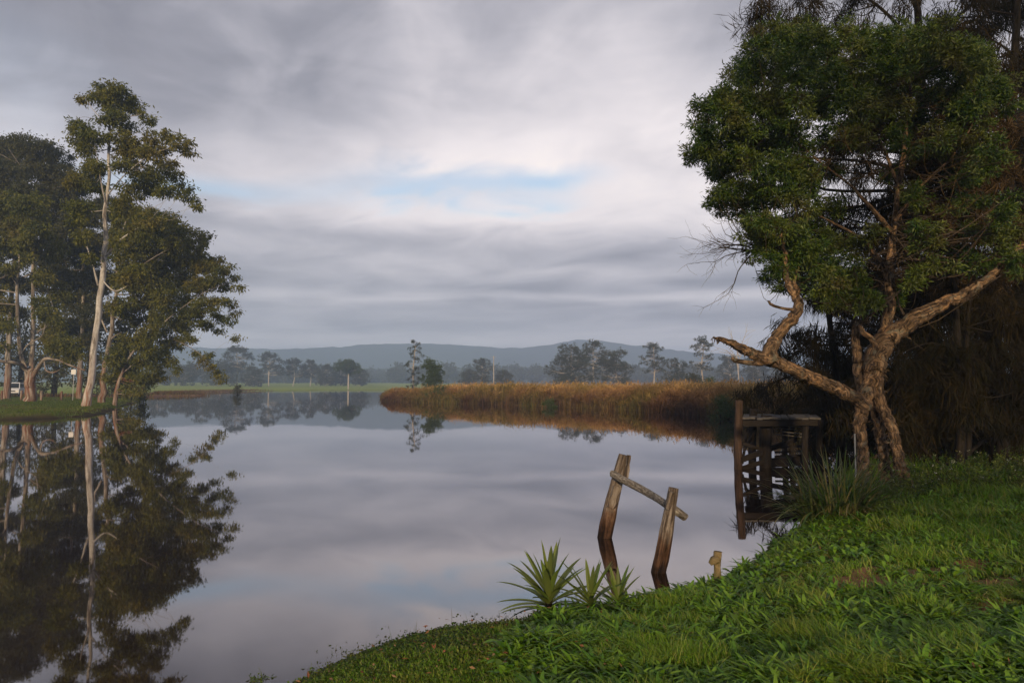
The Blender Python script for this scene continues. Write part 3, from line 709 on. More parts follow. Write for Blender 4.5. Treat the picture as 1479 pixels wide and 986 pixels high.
# power pole, dead tree
def pole_thing(px_, top, Y):
    b = at(px_, 554, Y); z = gz(b[0], b[1]); root = thing('power_pole', 'thin wooden power pole beyond the reeds', 'power pole', (b[0], b[1], z))
    t = at(px_, top, Y); g = Geo(); tube(g, [(b[0], b[1], z - .3), (b[0], b[1], t[2])], [.22, .16], 8, 6, .05, caps=True)
    link_mesh('pole', g, M['far_bark'], root); g = Geo(); beam(g, (b[0] - 1.1, b[1] - .2, t[2] - .6), (b[0] + 1.1, b[1] - .2, t[2] - .6), .14, .14)
    link_mesh('crossarm', g, M['far_bark'], root)
pole_thing(713, 514, 300)
def dead_twigs(g, start, d, L, r, depth, rng, spread=.5, sides=4):
    pts = [start]; p = start; dd = unit(d)
    for k in range(4):
        dd = unit(dd + rng.normal(size=3) * .18); p = p + dd * L / 4; pts.append(p)
    tube(g, pts, np.linspace(r, r * .45, 5), sides, 2)
    if depth > 0:
        for k in range(rng.integers(3, 6)):
            j = rng.integers(1, 5); nd_ = unit(dd + rng.normal(size=3) * spread)
            dead_twigs(g, pts[j], nd_, L * rng.uniform(.45, .75), r * .5, depth - 1, rng, spread, 3)
b = at(1068, 553, 210); z = gz(b[0], b[1]); root = thing('dead_tree', 'bare dead tree with thin upright twigs behind the broken limb', 'tree', (b[0], b[1], z))
g = Geo(); rng = np.random.default_rng(5); dead_twigs(g, np.array([b[0], b[1], z - .2]), np.array([0, 0, 1.0]), 13, .2, 0, rng)
for k in range(7): dead_twigs(g, np.array([b[0], b[1], z + 6 + k * .9]), np.array([rng.normal() * .4, rng.normal() * .3, 1.0]), 7, .11, 1, rng, .3)
link_mesh('trunk', g, M['far_bark'], root)

# ------------------------------------------------------------------ reed bed
rng = np.random.default_rng(21)
N = 420000; x = rng.uniform(-26, 34, N); y = rng.uniform(34, 112, N)
s = sdist(x, y) + (fbm(x * .45, y * .45, 0, 55) - .5) * 2.6
px_ = x / y * F + 739.5
gzz = ground(x, y); keep = (gzz > -.16) & (s < 13) & (px_ > 550) & (px_ < 1230) & ~((x > 14.5) & (y < 36))
keep &= rng.uniform(size=N) < np.where(s < 2.5, 1.0, .28)
x, y, s = x[keep], y[keep], s[keep]; n = len(x)
z = np.maximum(ground(x, y), -.15)
hh = (1.25 + 1.1 * fbm(x * .3, y * .3, 0, 61) + rng.normal(size=n) * .16) * (1 - .45 * np.exp(-np.maximum(s + .3, 0) / .7))
hh *= 1 - .36 * sm((-3 - x) / 14); hh *= .82 + .36 * fbm(x * 1.4, y * 1.4, 0, 62)
base = np.stack([x, y, z], 1); lean = rng.normal(size=(n, 3)) * .16; lean[:, 2] = 0; lean[:, 0] += .06
g = Geo(); blades(g, base, hh, rng.uniform(.03, .075, n), lean, rng, .15)
k2 = rng.permutation(n)[:int(n * .8)]
top = base[k2] + lean[k2] * .7 + np.array([0, 0, 1.0]) * (hh[k2] * rng.uniform(.45, .95, len(k2)))[:, None]
leaves(g, top, rng.normal(size=(len(k2), 3)) * .6 + np.array([.2, 0, .55]), rng.uniform(.25, .6, len(k2)), rng.uniform(.04, .09, len(k2)), rng)
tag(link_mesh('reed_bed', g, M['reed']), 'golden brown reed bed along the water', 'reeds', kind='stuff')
print('reeds', n)
# sedge on the low far spit
N = 60000; x = rng.uniform(-105, -40, N); y = rng.uniform(96, 270, N); s = sdist(x, y)
keep = (s > -.2) & (s < 9) & (rng.uniform(size=N) < .5); x, y = x[keep], y[keep]; n = len(x)
g = Geo(); blades(g, np.stack([x, y, ground(x, y)], 1), rng.uniform(.3, .75, n), .12, rng.normal(size=(n, 3)) * np.array([.12, .12, 0]), rng, .2)
tag(link_mesh('sedge', g, M['reed']), 'low reddish sedge along the far spit', 'sedge', kind='stuff')
bushy('reed_edge_bush', 'rounded green bush growing at the water edge near the reed tip', 'bush', 648, 561, 582, 60, 81, M['bush_leaf'], 620, 14, (1.2, 26), .45, .32, .1, 'bushes among the reeds')
bushy('reed_edge_bush', 'dark green bush in front of the reeds beside the jetty post', 'bush', 1042, 574, 606, 52, 41, M['bush_leaf'], 621, 14, (1.2, 30), .35, .2, .05, 'bushes among the reeds')
bushy('reed_edge_bush', 'small dark bush low against the middle of the reed bed', 'bush', 797, 577, 588, 22, 63, M['bush_leaf'], 622, 8, (1.2, 26), .3, .2, .06, 'bushes among the reeds')

# ------------------------------------------------------------------ paperbark
PY = 11.6
rng = np.random.default_rng(31)
b0 = at(1272, 700, PY); zb = gz(b0[0], b0[1])
pb = thing('paperbark_tree', 'gnarled paperbark tree with sunlit flaky trunk and one limb reaching over the water', 'tree', (b0[0], b0[1], zb))
g = Geo(); sk = []
def limb(l, sides=26, n=14, rough=.16, fr=4.6, fl=1.6, seed=0, floor=False, wob=None, add=True, caps=False):
    p, r = pxs(l, PY)
    if floor: p[0][2] = min(p[0][2], gz(p[0][0], p[0][1])) - .1
    tube(g, p, r, sides, n, rough, fr, fl, seed, wob=(r[0] * .35 if wob is None else wob), caps=caps)
    if add: sk.append(spline(p, r, 5))
limb([(1247, 716, 22), (1247, 690, 18), (1245, 650, 16), (1242, 612, 17), (1247, 580, 22), (1257, 550, 25), (1264, 520, 26)], 30, 18, 0.24, 4.8, .9, 1, True)
limb([(1284, 718, 24, .35), (1279, 680, 17, .35), (1273, 640, 15, .3), (1268, 600, 17, .2), (1264, 560, 22, .1), (1266, 525, 22, 0)], 26, 18, 0.24, 4.8, .9, 2, True)
limb([(1318, 720, 24, -.1), (1304, 684, 17, -.1), (1295, 650, 14, -.1), (1286, 615, 15, -.05), (1273, 585, 17, 0), (1263, 555, 18, .05)], 26, 18, 0.24, 4.8, .9, 3, True)
limb([(1260, 540, 32), (1266, 515, 32), (1278, 492, 30), (1297, 478, 28), (1328, 455, 25, -.1), (1362, 438, 20, -.2), (1392, 425, 17, -.2), (1415, 410, 13, -.3), (1445, 385, 10, -.2), (1480, 350, 8, 0)], 28, 16, 0.26, 4.8, .9, 4)
limb([(1250, 585, 22), (1232, 572, 21, -.1), (1200, 558, 20, -.3), (1165, 542, 19, -.5), (1130, 526, 19, -.7), (1108, 518, 22, -.8), (1090, 512, 17, -.8), (1072, 502, 12, -.9), (1048, 492, 8, -.9), (1030, 487, 3, -.9)], 26, 16, 0.24, 4.8, .9, 5)
limb([(1108, 520, 16, -.8), (1088, 514, 10, -.8), (1068, 505, 8, -.75), (1048, 491, 6, -.75), (1040, 488, 3, -.75)], 14, 10, .25, 3, 2, 6)
limb([(1100, 524, 10, -.8), (1084, 524, 8, -.85), (1064, 521, 8, -.9), (1057, 517, 6, -.9)], 12, 8, .25, 3, 2, 7, caps=True)
limb([(1112, 525, 26, -.8), (1114, 502, 21, -.8), (1124, 482, 17, -.8), (1140, 465, 17, -.85), (1151, 448, 15, -.85), (1152, 432, 13, -.8), (1143, 418, 11, -.8), (1136, 398, 9, -.7), (1134, 370, 7, -.6), (1128, 335, 5, -.5)], 22, 14, 0.22, 4.8, .9, 8)
limb([(1150, 440, 9, -.8), (1152, 422, 8, -.7), (1147, 405, 7, -.6), (1155, 375, 5, -.4), (1160, 340, 4, -.3)], 12, 8, .2, 3, 2, 9)
limb([(1146, 447, 6, -.85), (1130, 445, 4.5, -.95), (1114, 440, 4, -1.0), (1110, 434, 3, -1.0)], 10, 8, .2, 3, 2, 10)
limb([(1250, 575, 18), (1240, 545, 15, .1), (1238, 510, 14, .1), (1236, 482, 13, .1), (1240, 464, 10, .1)], 18, 14, .15, 5.5, 1.7, 11, caps=True)
limb([(1262, 520, 12), (1264, 500, 9, -.1), (1256, 486, 8, -.15), (1246, 480, 8, -.15), (1242, 468, 6, -.1)], 14, 10, .25, 3, 2, 12)
limb([(1272, 505, 20, .1), (1280, 470, 17, .3), (1286, 430, 15, .4), (1284, 390, 14, .5), (1290, 340, 10, .6), (1296, 290, 8, .7), (1306, 220, 8, .6), (1312, 150, 5, .6), (1316, 80, 3, .5)], 18, 10, .2, 3, 2, 13)
limb([(1288, 335, 9, .5), (1262, 305, 7, .2), (1228, 268, 4, 0), (1190, 238, 2.6, -.1), (1150, 205, 2, .1), (1110, 160, 1, .2)], 10, 8, .12, 3, 2, 14)
limb([(1286, 400, 8, .5), (1250, 350, 4.5, .4), (1200, 320, 3.2, .3), (1140, 290, 2.4, .2), (1090, 250, 1.8, .1), (1050, 210, 1, 0)], 10, 8, .12, 3, 2, 15)
limb([(1292, 320, 9, .5), (1330, 270, 5, .5), (1380, 220, 3, .5), (1420, 150, 2, .4)], 10, 8, .12, 3, 2, 16)
limb([(1298, 270, 7, .6), (1270, 200, 4, .5), (1240, 140, 3, .4), (1220, 90, 2, .3)], 10, 8, .12, 3, 2, 17)
# loose bark flakes
sidx = rng.integers(0, 5, 900)
fl = Geo()
for k in range(5):
    P_, r_ = sk[k]; m = (sidx == k).sum(); j = rng.integers(0, len(P_) - 1, m); u = rng.uniform(size=(m, 1)); c = P_[j] * (1 - u) + P_[j + 1] * u
    o = unit(rng.normal(size=(m, 3)) * np.array([1, 1, .3])); c = c + o * r_[j][:, None] * 1.02
    leaves(fl, c, o * .5 + rng.normal(size=(m, 3)) * .5 + np.array([0, 0, -.8]), rng.uniform(.04, .13, m), rng.uniform(.015, .04, m), rng)
crown_px = [
 (1112, 42, 24), (1095, 70, 26), (1140, 50, 24), (1168, 52, 24), (1200, 60, 26), (1235, 55, 26), (1270, 62, 28), (1310, 58, 28), (1345, 55, 26), (1380, 72, 28), (1410, 95, 28), (1432, 125, 26), (1455, 150, 20),
 (1080, 105, 26), (1110, 105, 28), (1150, 95, 30), (1190, 105, 30), (1235, 100, 30), (1280, 105, 30), (1330, 100, 30), (1370, 115, 30), (1405, 145, 28),
 (1030, 150, 20), (1050, 140, 22), (1022, 168, 16), (1048, 170, 26), (1080, 150, 28), (1115, 150, 28), (1150, 145, 28), (1195, 150, 28), (1240, 150, 28), (1290, 150, 28), (1340, 150, 26),
 (1012, 185, 12), (1006, 222, 12), (1022, 215, 16), (1045, 205, 25), (1078, 195, 28), (1110, 200, 28), (1145, 195, 26), (1185, 200, 24), (1230, 200, 22),
 (1040, 240, 22), (1068, 235, 26), (1100, 245, 28), (1135, 245, 28), (1165, 250, 22), (1055, 270, 20), (1030, 292, 12), (1050, 292, 14), (1085, 285, 24), (1115, 285, 24), (1145, 285, 22),
 (1100, 325, 24), (1125, 330, 26), (1150, 330, 24), (1082, 318, 18), (1110, 360, 24), (1140, 365, 26), (1165, 360, 22), (1095, 345, 16), (1130, 392, 20), (1160, 395, 20), (1190, 385, 22), (1185, 415, 20), (1215, 405, 22), (1212, 430, 18), (1240, 425, 18), (1235, 395, 18), (1256, 440, 10),
 (1200, 350, 18), (1322, 290, 16), (1345, 330, 16), (1395, 290, 20), (1420, 330, 18), (1390, 260, 18), (1440, 230, 22), (1415, 190, 24), (1450, 300, 18), (1360, 200, 18), (1300, 205, 16), (1290, 432, 12), (1322, 398, 15), (1348, 382, 18), (1380, 366, 19), (1412, 380, 17), (1442, 352, 19), (1330, 356, 17), (1465, 330, 20), (1470, 380, 16), (1180, 285, 16), (1215, 300, 14), (1260, 330, 13), (1240, 365, 15)]
cl = pxc(crown_px, PY - .2, .9, rng) + pxc([c for k, c in enumerate(crown_px[:75]) if k % 4], PY + 1.4, .5, rng)
cl += pxc([(rng.uniform(1075, 1430), rng.uniform(60, 250), rng.uniform(12, 20)) for k in range(46)], PY + .9, .7, rng)
cl = [(c, r * .85) for c, r in cl]
for c, r in list(cl):
    for k in range(3):
        u = unit(rng.normal(size=3) * np.array([1, .6, 1])); cl.append((c + u * r * rng.uniform(1.0, 1.7), r * rng.uniform(.25, .5)))
gc = Geo(); subs = foliage(gc, cl, (2.1, 40), .115, .085, .022, .25, rng, .7, flat=.85)
gb = Geo(); wood(gb, sk[7:], cl, subs, rng, k1=.009, twigs=5, tw=.45, rmax=.3, curve=.2)
link_mesh('branches', gb, M['twig_bark'], pb, True)['kind'] = 'stuff'
link_mesh('trunk', g, M['paper_bark'], pb, True)
link_mesh('bark_flake', fl, M['paper_bark'], pb)['kind'] = 'stuff'
link_mesh('crown', gc, M['paper_leaf'], pb)
g = Geo()
for k in range(9): dead_twigs(g, at(1092 + rng.uniform(-6, 10), 352 + rng.uniform(-8, 14), PY - .3), np.array([-1.0, rng.normal() * .4, rng.normal() * .32 + .12]), rng.uniform(.5, .85), .011, 2, rng, .42)
for (x_, y_) in [(1230, 220), (1300, 240), (1340, 250), (1200, 230), (1380, 260), (1420, 280), (1350, 310), (1260, 250), (1330, 350)]:
    for k in range(3): dead_twigs(g, at(x_, y_, PY - .9), np.array([rng.normal(), rng.normal() * .4, rng.normal() * .7]), .45, .006, 2, rng, .6)
o = link_mesh('twigs', g, M['dry_needle'], pb); o['label'] = 'bare grey twigs sticking out of the crown'; o['kind'] = 'stuff'

# ------------------------------------------------------------------ casuarinas behind
def casuarina(label, base, Y, limbs, clumps, seed, per=(2.4, 44), L=.34, W=.012, sub=.3, dj=1.2, mat='needle', flat=1.0, hang=1.0):
    rng = np.random.default_rng(seed); b = at(base[0], base[1], Y); z = gz(b[0], b[1])
    root = thing('casuarina_tree', label, 'tree', (b[0], b[1], z), 'drooping casuarinas behind the paperbark')
    g = Geo(); sk = []
    for k, l in enumerate(limbs):
        p, r = pxs(l, Y)
        if k == 0: p[0][2] = z - .15
        tube(g, p, r, 12, 6, .15, 3, 1.5, seed + k); sk.append(spline(p, r, 6))
    gc = Geo(); cl = pxc(clumps, Y, dj, rng); subs = []
    for (c, r) in cl:
        ns = max(5, int(per[0] * 1.9 * (r / sub) ** 2)); u = unit(rng.normal(size=(ns, 3))); sc = c + u * (r * rng.uniform(.1, 1, ns) ** .6)[:, None] * np.array([1, 1, flat]); subs.append(sc)
        k = per[1]; P = np.repeat(sc, k, 0) + rng.normal(size=(ns * k, 3)) * sub * np.array([.42, .42, .3])
        dr = np.repeat(rng.normal(size=(ns, 3)) * .45, k, 0) + rng.normal(size=P.shape) * .32 + np.array([0, 0, -hang])
        leaves(gc, P, dr, L * rng.uniform(.5, 1.4, len(P)), W * 1.45 * rng.uniform(.7, 1.4, len(P)), rng)
    wood(g, sk, cl, subs, rng, k1=.012, twigs=4, tw=.5, rmax=.5)
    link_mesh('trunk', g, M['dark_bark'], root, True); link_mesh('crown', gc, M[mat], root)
def grid(x0, x1, y0, y1, st, r, seed, drop=0.0):
    q = np.random.default_rng(seed); o = []
    for yy in np.arange(y0, y1, st):
        for xx in np.arange(x0, x1, st):
            if q.uniform() < drop: continue
            o.append((xx + q.uniform(-.4, .4) * st, yy + q.uniform(-.4, .4) * st, r * q.uniform(.75, 1.2)))
    return o
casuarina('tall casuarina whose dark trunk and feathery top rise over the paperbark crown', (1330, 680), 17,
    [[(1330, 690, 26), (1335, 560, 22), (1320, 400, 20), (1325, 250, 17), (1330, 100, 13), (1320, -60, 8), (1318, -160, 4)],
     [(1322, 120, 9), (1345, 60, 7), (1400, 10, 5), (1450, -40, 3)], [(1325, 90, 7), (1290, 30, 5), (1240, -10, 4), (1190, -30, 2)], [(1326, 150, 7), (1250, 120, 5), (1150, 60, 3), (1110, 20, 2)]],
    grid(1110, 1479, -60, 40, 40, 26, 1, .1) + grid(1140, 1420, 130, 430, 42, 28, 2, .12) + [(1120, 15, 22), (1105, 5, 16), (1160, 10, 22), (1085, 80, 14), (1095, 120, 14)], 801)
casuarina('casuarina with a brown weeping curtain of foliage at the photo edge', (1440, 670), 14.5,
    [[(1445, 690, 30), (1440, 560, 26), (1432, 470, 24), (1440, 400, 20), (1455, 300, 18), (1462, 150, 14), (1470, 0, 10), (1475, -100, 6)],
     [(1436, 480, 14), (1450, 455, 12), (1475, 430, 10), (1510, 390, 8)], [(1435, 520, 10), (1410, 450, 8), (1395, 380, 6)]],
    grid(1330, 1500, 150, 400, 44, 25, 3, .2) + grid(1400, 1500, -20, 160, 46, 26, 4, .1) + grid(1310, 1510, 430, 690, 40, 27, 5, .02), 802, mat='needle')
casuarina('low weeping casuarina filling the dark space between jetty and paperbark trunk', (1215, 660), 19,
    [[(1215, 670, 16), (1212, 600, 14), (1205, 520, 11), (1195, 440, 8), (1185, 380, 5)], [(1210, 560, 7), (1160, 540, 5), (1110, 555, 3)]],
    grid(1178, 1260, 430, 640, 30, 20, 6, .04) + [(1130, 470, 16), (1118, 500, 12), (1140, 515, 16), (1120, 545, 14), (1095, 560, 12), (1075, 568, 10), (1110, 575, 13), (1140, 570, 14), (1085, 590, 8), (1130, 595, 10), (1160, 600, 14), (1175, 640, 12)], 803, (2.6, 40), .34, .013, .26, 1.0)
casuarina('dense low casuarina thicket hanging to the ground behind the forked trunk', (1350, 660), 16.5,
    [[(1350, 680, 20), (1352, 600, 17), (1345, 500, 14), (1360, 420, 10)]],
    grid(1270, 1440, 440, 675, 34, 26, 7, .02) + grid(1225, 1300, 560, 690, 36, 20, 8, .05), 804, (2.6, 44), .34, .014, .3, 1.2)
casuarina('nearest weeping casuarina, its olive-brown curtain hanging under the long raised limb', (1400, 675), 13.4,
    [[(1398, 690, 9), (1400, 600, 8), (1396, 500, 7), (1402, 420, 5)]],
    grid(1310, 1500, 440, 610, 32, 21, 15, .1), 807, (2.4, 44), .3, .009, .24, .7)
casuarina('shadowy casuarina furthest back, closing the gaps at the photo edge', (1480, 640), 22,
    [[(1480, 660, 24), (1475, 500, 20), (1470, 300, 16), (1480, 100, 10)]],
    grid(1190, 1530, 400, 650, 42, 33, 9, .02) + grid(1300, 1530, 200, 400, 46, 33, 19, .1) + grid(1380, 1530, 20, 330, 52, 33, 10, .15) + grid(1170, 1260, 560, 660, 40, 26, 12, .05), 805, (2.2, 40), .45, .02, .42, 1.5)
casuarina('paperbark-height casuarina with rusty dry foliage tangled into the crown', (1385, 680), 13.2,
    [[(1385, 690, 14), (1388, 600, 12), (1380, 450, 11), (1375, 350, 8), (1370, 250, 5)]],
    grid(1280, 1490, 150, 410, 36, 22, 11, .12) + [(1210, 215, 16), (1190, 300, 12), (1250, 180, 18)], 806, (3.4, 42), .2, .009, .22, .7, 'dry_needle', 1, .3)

# ------------------------------------------------------------------ unseen gums added behind the camera to shade the paperbark and casuarinas
def shade_gum(label, bx, by, clumps, seed):
    rng = np.random.default_rng(seed); z = gz(bx, by); root = thing('gum_tree', label, 'tree', (bx, by, z), 'unseen gums added behind the camera for shade')
    g = Geo(); p = [np.array([bx, by, z - .1]), np.array([bx + .2, by, z + 5]), np.array([bx - .1, by + .2, z + 11])]; rr = [.3, .24, .12]
    tube(g, p, rr, 12, 6, .1); sk = [spline(p, rr, 8)]; gc = Geo(); cl = [(np.array(c[:3]), c[3]) for c in clumps]
    subs = foliage(gc, cl, (1.6, 26), .5, .26, .1, .5, rng); wood(g, sk, cl, subs, rng, k1=.015, twigs=1)
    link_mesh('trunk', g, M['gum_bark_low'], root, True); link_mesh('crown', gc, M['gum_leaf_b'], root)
q_ = np.random.default_rng(17)
def cgrid(x0, x1, z0, z1, st, r, drop): return [(x + q_.uniform(-.3, .3), -10 + q_.uniform(-1, 1), z + q_.uniform(-.3, .3), r) for x in np.arange(x0, x1, st) for z in np.arange(z0, z1, st) if q_.uniform() > drop]
shade_gum('tall unseen gum added behind the camera to shade the paperbark foot and crown', 3.5, -10, cgrid(1.2, 7.2, 5.5, 5.9, 1.1, .9, 0) + cgrid(0, 7.5, 10.6, 14.8, 1.5, .85, .5), 901)  # crown split in two bands so sun still reaches the trunk and limbs
shade_gum('broad unseen gum added behind the camera to shade the casuarinas', 12, -10, cgrid(8.8, 15.5, 5.2, 18, 1.7, 1.35, .03), 902)
shade_gum('last unseen gum added behind the camera to shade the back of the thicket', 18.5, -10, cgrid(15.5, 22.5, 5.5, 17, 1.8, 1.4, .05), 903)

# ------------------------------------------------------------------ broken timber frame in the water
fr = onz(872, 776); fr2 = onz(952, 826)
root = thing('broken_landing_frame', 'two leaning weathered posts joined by a sloping rail, standing in the water', 'old posts', (fr[0], fr[1], 0))
def post_mesh(l, Y0, Y1, seed, notch=True):
    g = Geo(); n = 40; sides = 18; V = []
    pts = [at(a[0], a[1], Y0 + (Y1 - Y0) * k / (len(l) - 1)) for k, a in enumerate(l)]; rad = [a[2] / 2 * Y0 / F for a in l]
    d = unit(pts[0] - pts[1]); pts = [pts[0] + d * .5] + pts; rad = [rad[0]] + rad
    tube(g, pts, rad, sides, 12, .16, 2.6, 3.0, seed, caps=True, squash=.8); return g
Y1 = fr[1]; Y2 = fr2[1]
link_mesh('post', post_mesh([(873, 776, 21), (880, 742, 20), (886, 715, 18), (894, 685, 17), (902, 657, 17)], Y1, Y1 + .02, 3), M['post'], root)
g = Geo(); beam(g, at(883, 733, Y1 - .09), at(891, 702, Y1 - .08), .1, .05, 3, 8, .3); beam(g, at(905, 690, Y1 - .07), at(908.5, 657, Y1 - .07), .045, .06, 5, 8, .3)
link_mesh('split_face', g, M['post'], root)
link_mesh('post', post_mesh([(951, 826, 21), (958, 792, 21), (963, 765, 20), (968, 735, 16), (973, 704, 13.5)], Y2, Y2 + .05, 4), M['post'], root)
g = Geo(); beam(g, at(964, 735, Y2 - .06), at(970, 710, Y2 - .06), .05, .07, 9, 8, .3); link_mesh('split_face', g, M['post'], root)
g = Geo(); a = at(884, 684, Y1 - .14); c_ = at(990, 747, Y2 + .13); mid = at(935, 711, (Y1 + Y2) / 2)
tube(g, [a, mid, at(970, 733, Y2 + .1), c_], [.05, .052, .05, .045], 14, 14, .16, 3, 5, 7, caps=True, squash=.75); link_mesh('rail', g, M['rail'], root)

# ------------------------------------------------------------------ jetty
JY = 16.6
jb = at(1067, 676, JY); root = thing('jetty', 'dark old timber jetty on tall posts reaching from the bank under the paperbark limb', 'jetty', (jb[0], jb[1], 0))
def jpost(px_, top, w, Y, seed, m='jetty'):
    g = Geo(); t = at(px_, top, Y); x = at(px_, 676, Y)[0]
    tube(g, [(x, Y, -1.2), (x - .02, Y, .3), (t[0], Y, t[2])], [w / 2 * Y / F * 1.02, w / 2 * Y / F, w / 2 * Y / F * .95], 14, 14, .12, 2.5, 3, seed, caps=True)
    link_mesh('post', g, M[m], root, True)
jpost(1067.5, 578, 11.5, JY, 1, 'jetty_post'); jpost(1088, 590, 11, JY + 1.0, 2); jpost(1107, 600, 17, JY + .35, 3)
jpost(1135, 606, 8, JY + 1.7, 4); jpost(1145, 606, 7, JY + 1.75, 5); jpost(1164, 606, 9, JY + .1, 6); jpost(1185, 606, 9, JY + 1.6, 7)
zd = at(1100, 604, JY)[2]; x0 = at(1075, 604, JY)[0]; x1 = x0 + 1.75
g = Geo(); rng = np.random.default_rng(9)
xx = x0
while xx < x1:
    w = .14 + rng.uniform(-.01, .01); beam(g, (xx, JY - .08 + rng.uniform(-.05, .05), zd + rng.uniform(-.008, .008)), (xx + .75, JY + 1.95 + rng.uniform(-.08, .08), zd + rng.uniform(-.008, .008)), w, .04, int(xx * 50), 4, .08); xx += w + .018
link_mesh('deck', g, M['deck'], root)
g = Geo()
for yy in (JY - .02, JY + .9, JY + 1.85): beam(g, (x0 - .05 + (yy - JY) * .37, yy, zd - .12), (x1 + (yy - JY) * .37, yy, zd - .1), .1, .14, 3)
link_mesh('bearer', g, M['jetty'], root)
def P3(px_, py_, Y): return at(px_, py_, Y)
for k, (a, c_, w) in enumerate([((1070, 664, JY - .08), (1150, 634, JY + .9), .12), ((1072, 676, JY + .05), (1110, 664, JY + .3), .1), ((1080, 620, JY + .9), (1072, 668, JY), .08),
                 ((1072, 640, JY), (1110, 652, JY + .3), .08), ((1112, 668, JY + .4), (1165, 664, JY + .3), .22), ((1075, 650, JY), (1092, 620, JY + 1), .07)]):
    g = Geo(); beam(g, P3(*a), P3(*c_), w * .6, w, k + 20); link_mesh('brace', g, M['jetty'], root)
for k, yy in enumerate((646, 653, 659)):
    g = Geo(); beam(g, P3(1119, yy, JY + .5), P3(1163, yy - 2, JY + .5), .04, .05, k + 40); link_mesh('slat', g, M['jetty'], root)
for k in range(4):
    g = Geo(); beam(g, P3(1122, 613 + k * 4.6, JY + .75), P3(1158, 617 + k * 4.6, JY + .9), .13, .025, k + 50); link_mesh('stair_tread', g, M['deck'], root)

# steel stake by the trunk
p = at(1236, 690, 11.2); g = Geo(); tube(g, [(p[0], p[1], gz(p[0], p[1]) - .2), at(1234.5, 626, 11.2)], [.012, .012], 8, 4, caps=True)
tag(link_mesh('stake', g, plain_mat('galvanised', (.3, .3, .28), .5, .2, 8, .6)), 'thin grey steel stake standing beside the paperbark trunk', 'stake')
# short yellowish timber stake on the bank
p = onz(1037, 852, .12); z = gz(p[0], p[1])
root = thing('mooring_stake', 'short yellowish broken stake with a knob poking out of the bank grass', 'stake', (p[0], p[1], z))
g = Geo(); q = at(1037, 796, p[1]); tube(g, [(p[0], p[1], z - .15), (p[0] - .005, p[1], (z + q[2]) / 2), q], [.034, .032, .036], 12, 12, .3, 3, 14, 3, caps=True); link_mesh('shaft', g, M['stump'], root, True)
g = Geo(); q2 = at(1031, 811, p[1] - .02); tube(g, [q2 - np.array([.035, 0, .02]), q2 + np.array([.0, 0, .012]), q2 + np.array([.045, 0, .02])], [.02, .042, .03], 10, 6, .3, 3, 20, 8, caps=True); link_mesh('knob', g, M['stump'], root, True)

# ------------------------------------------------------------------ rosettes: yuccas and strap-leaf clump
def strap_leaf(g, base, az, el, L, W, droop, n=9, rng=None, twist=0):
    d0 = np.array([math.cos(az) * math.cos(el), math.sin(az) * math.cos(el), math.sin(el)])
    side = unit(np.cross(d0, [0, 0, 1.0]) + 1e-6); V = []
    p = np.array(base, float); d = d0.copy()
    for i in range(n + 1):
        t = i / n; w = W * .5 * (math.sin(pi * min(1, .16 + t * .84)) ** .65 if t < 1 else 0.02)
        nn = np.cross(side, d); V += [p - side * w + nn * w * .45, p, p + side * w + nn * w * .45]
        d = unit(d + np.array([0, 0, -droop / n])); p = p + d * L / n
    Q = []
    for i in range(n):
        a = i * 3; Q += [[a, a + 1, a + 4, a + 3], [a + 1, a + 2, a + 5, a + 4]]
    g.add(V, Q)
def yucca(label, px_, py_, z0, n, L, trunk, seed, tilt=.0):
    rng = np.random.default_rng(seed); p = onz(px_, py_, z0); z = gz(p[0], p[1]); root = thing('yucca', label, 'yucca', (p[0], p[1], z), 'yuccas at the water edge')
    top = np.array([p[0], p[1], max(z, 0) + trunk])
    g = Geo(); tube(g, [(p[0] + tilt, p[1], z - .08), top], [.035, .03], 10, 8, .3, 3, 20, caps=True); link_mesh('stem', g, M['dark_bark'], root, True)
    g = Geo(); gd = Geo()
    for k in range(n):
        az = k * 2.399 + rng.normal() * .15; t = (k + .5) / n; el = radians(82 - 78 * t + rng.normal() * 6)
        strap_leaf(g, top + np.array([0, 0, .03 - t * trunk * .8]), az, el, L * rng.uniform(.82, 1.1) * (.85 + .15 * math.sin(pi * t)), .042 * L / .42, rng.uniform(.1, .5) + .35 * t)
    link_mesh('leaves', g, M['yucca'], root, True)
    for k in range(6):
        strap_leaf(gd, top + np.array([0, 0, -trunk * .4]), rng.uniform(0, 6.28), radians(rng.uniform(-40, 0)), L * rng.uniform(.35, .6), .02, rng.uniform(.5, 1.4))
    link_mesh('dead_leaves', gd, YD, root, True)
YD = leaf_mat('dead_yucca_leaf', [(.16, .1, .05), (.3, .2, .1)], None, 1, .2, .7, .1)
yucca('largest yucca with stiff upright leaves on a short dark stem at the water edge', 793, 899, .05, 44, .5, .15, 1)
yucca('smaller yucca just beside the largest one, leaves fanned low', 853, 892, .1, 26, .4, .07, 2)
yucca('lowest spreading yucca in front of the reflection of the leaning post', 893, 884, .14, 20, .34, .04, 3)
def strapclump(label, px_, py_, z0, n, L, W, seed, spread=.25, name='strap_leaf_clump', grp='strap-leaf clumps on the bank'):
    rng = np.random.default_rng(seed); p = onz(px_, py_, z0); g = Geo()
    for k in range(n):
        a = rng.uniform(0, 2 * pi); q = spread * math.sqrt(rng.uniform()); x = p[0] + math.cos(a) * q; y = p[1] + math.sin(a) * q
        strap_leaf(g, (x, y, gz(x, y) - .03), a + rng.normal() * .7, radians(rng.uniform(50, 86)), L * rng.uniform(.6, 1.15), W * rng.uniform(.7, 1.2), rng.uniform(.7, 2.2), 7)
    o = link_mesh(name, g, M['strap'], None, True)
    v = np.array([p[0], p[1], gz(p[0], p[1])]); o.data.transform(__import__('mathutils').Matrix.Translation(tuple(-v))); o.location = v
    return tag(o, label, 'plant', grp)
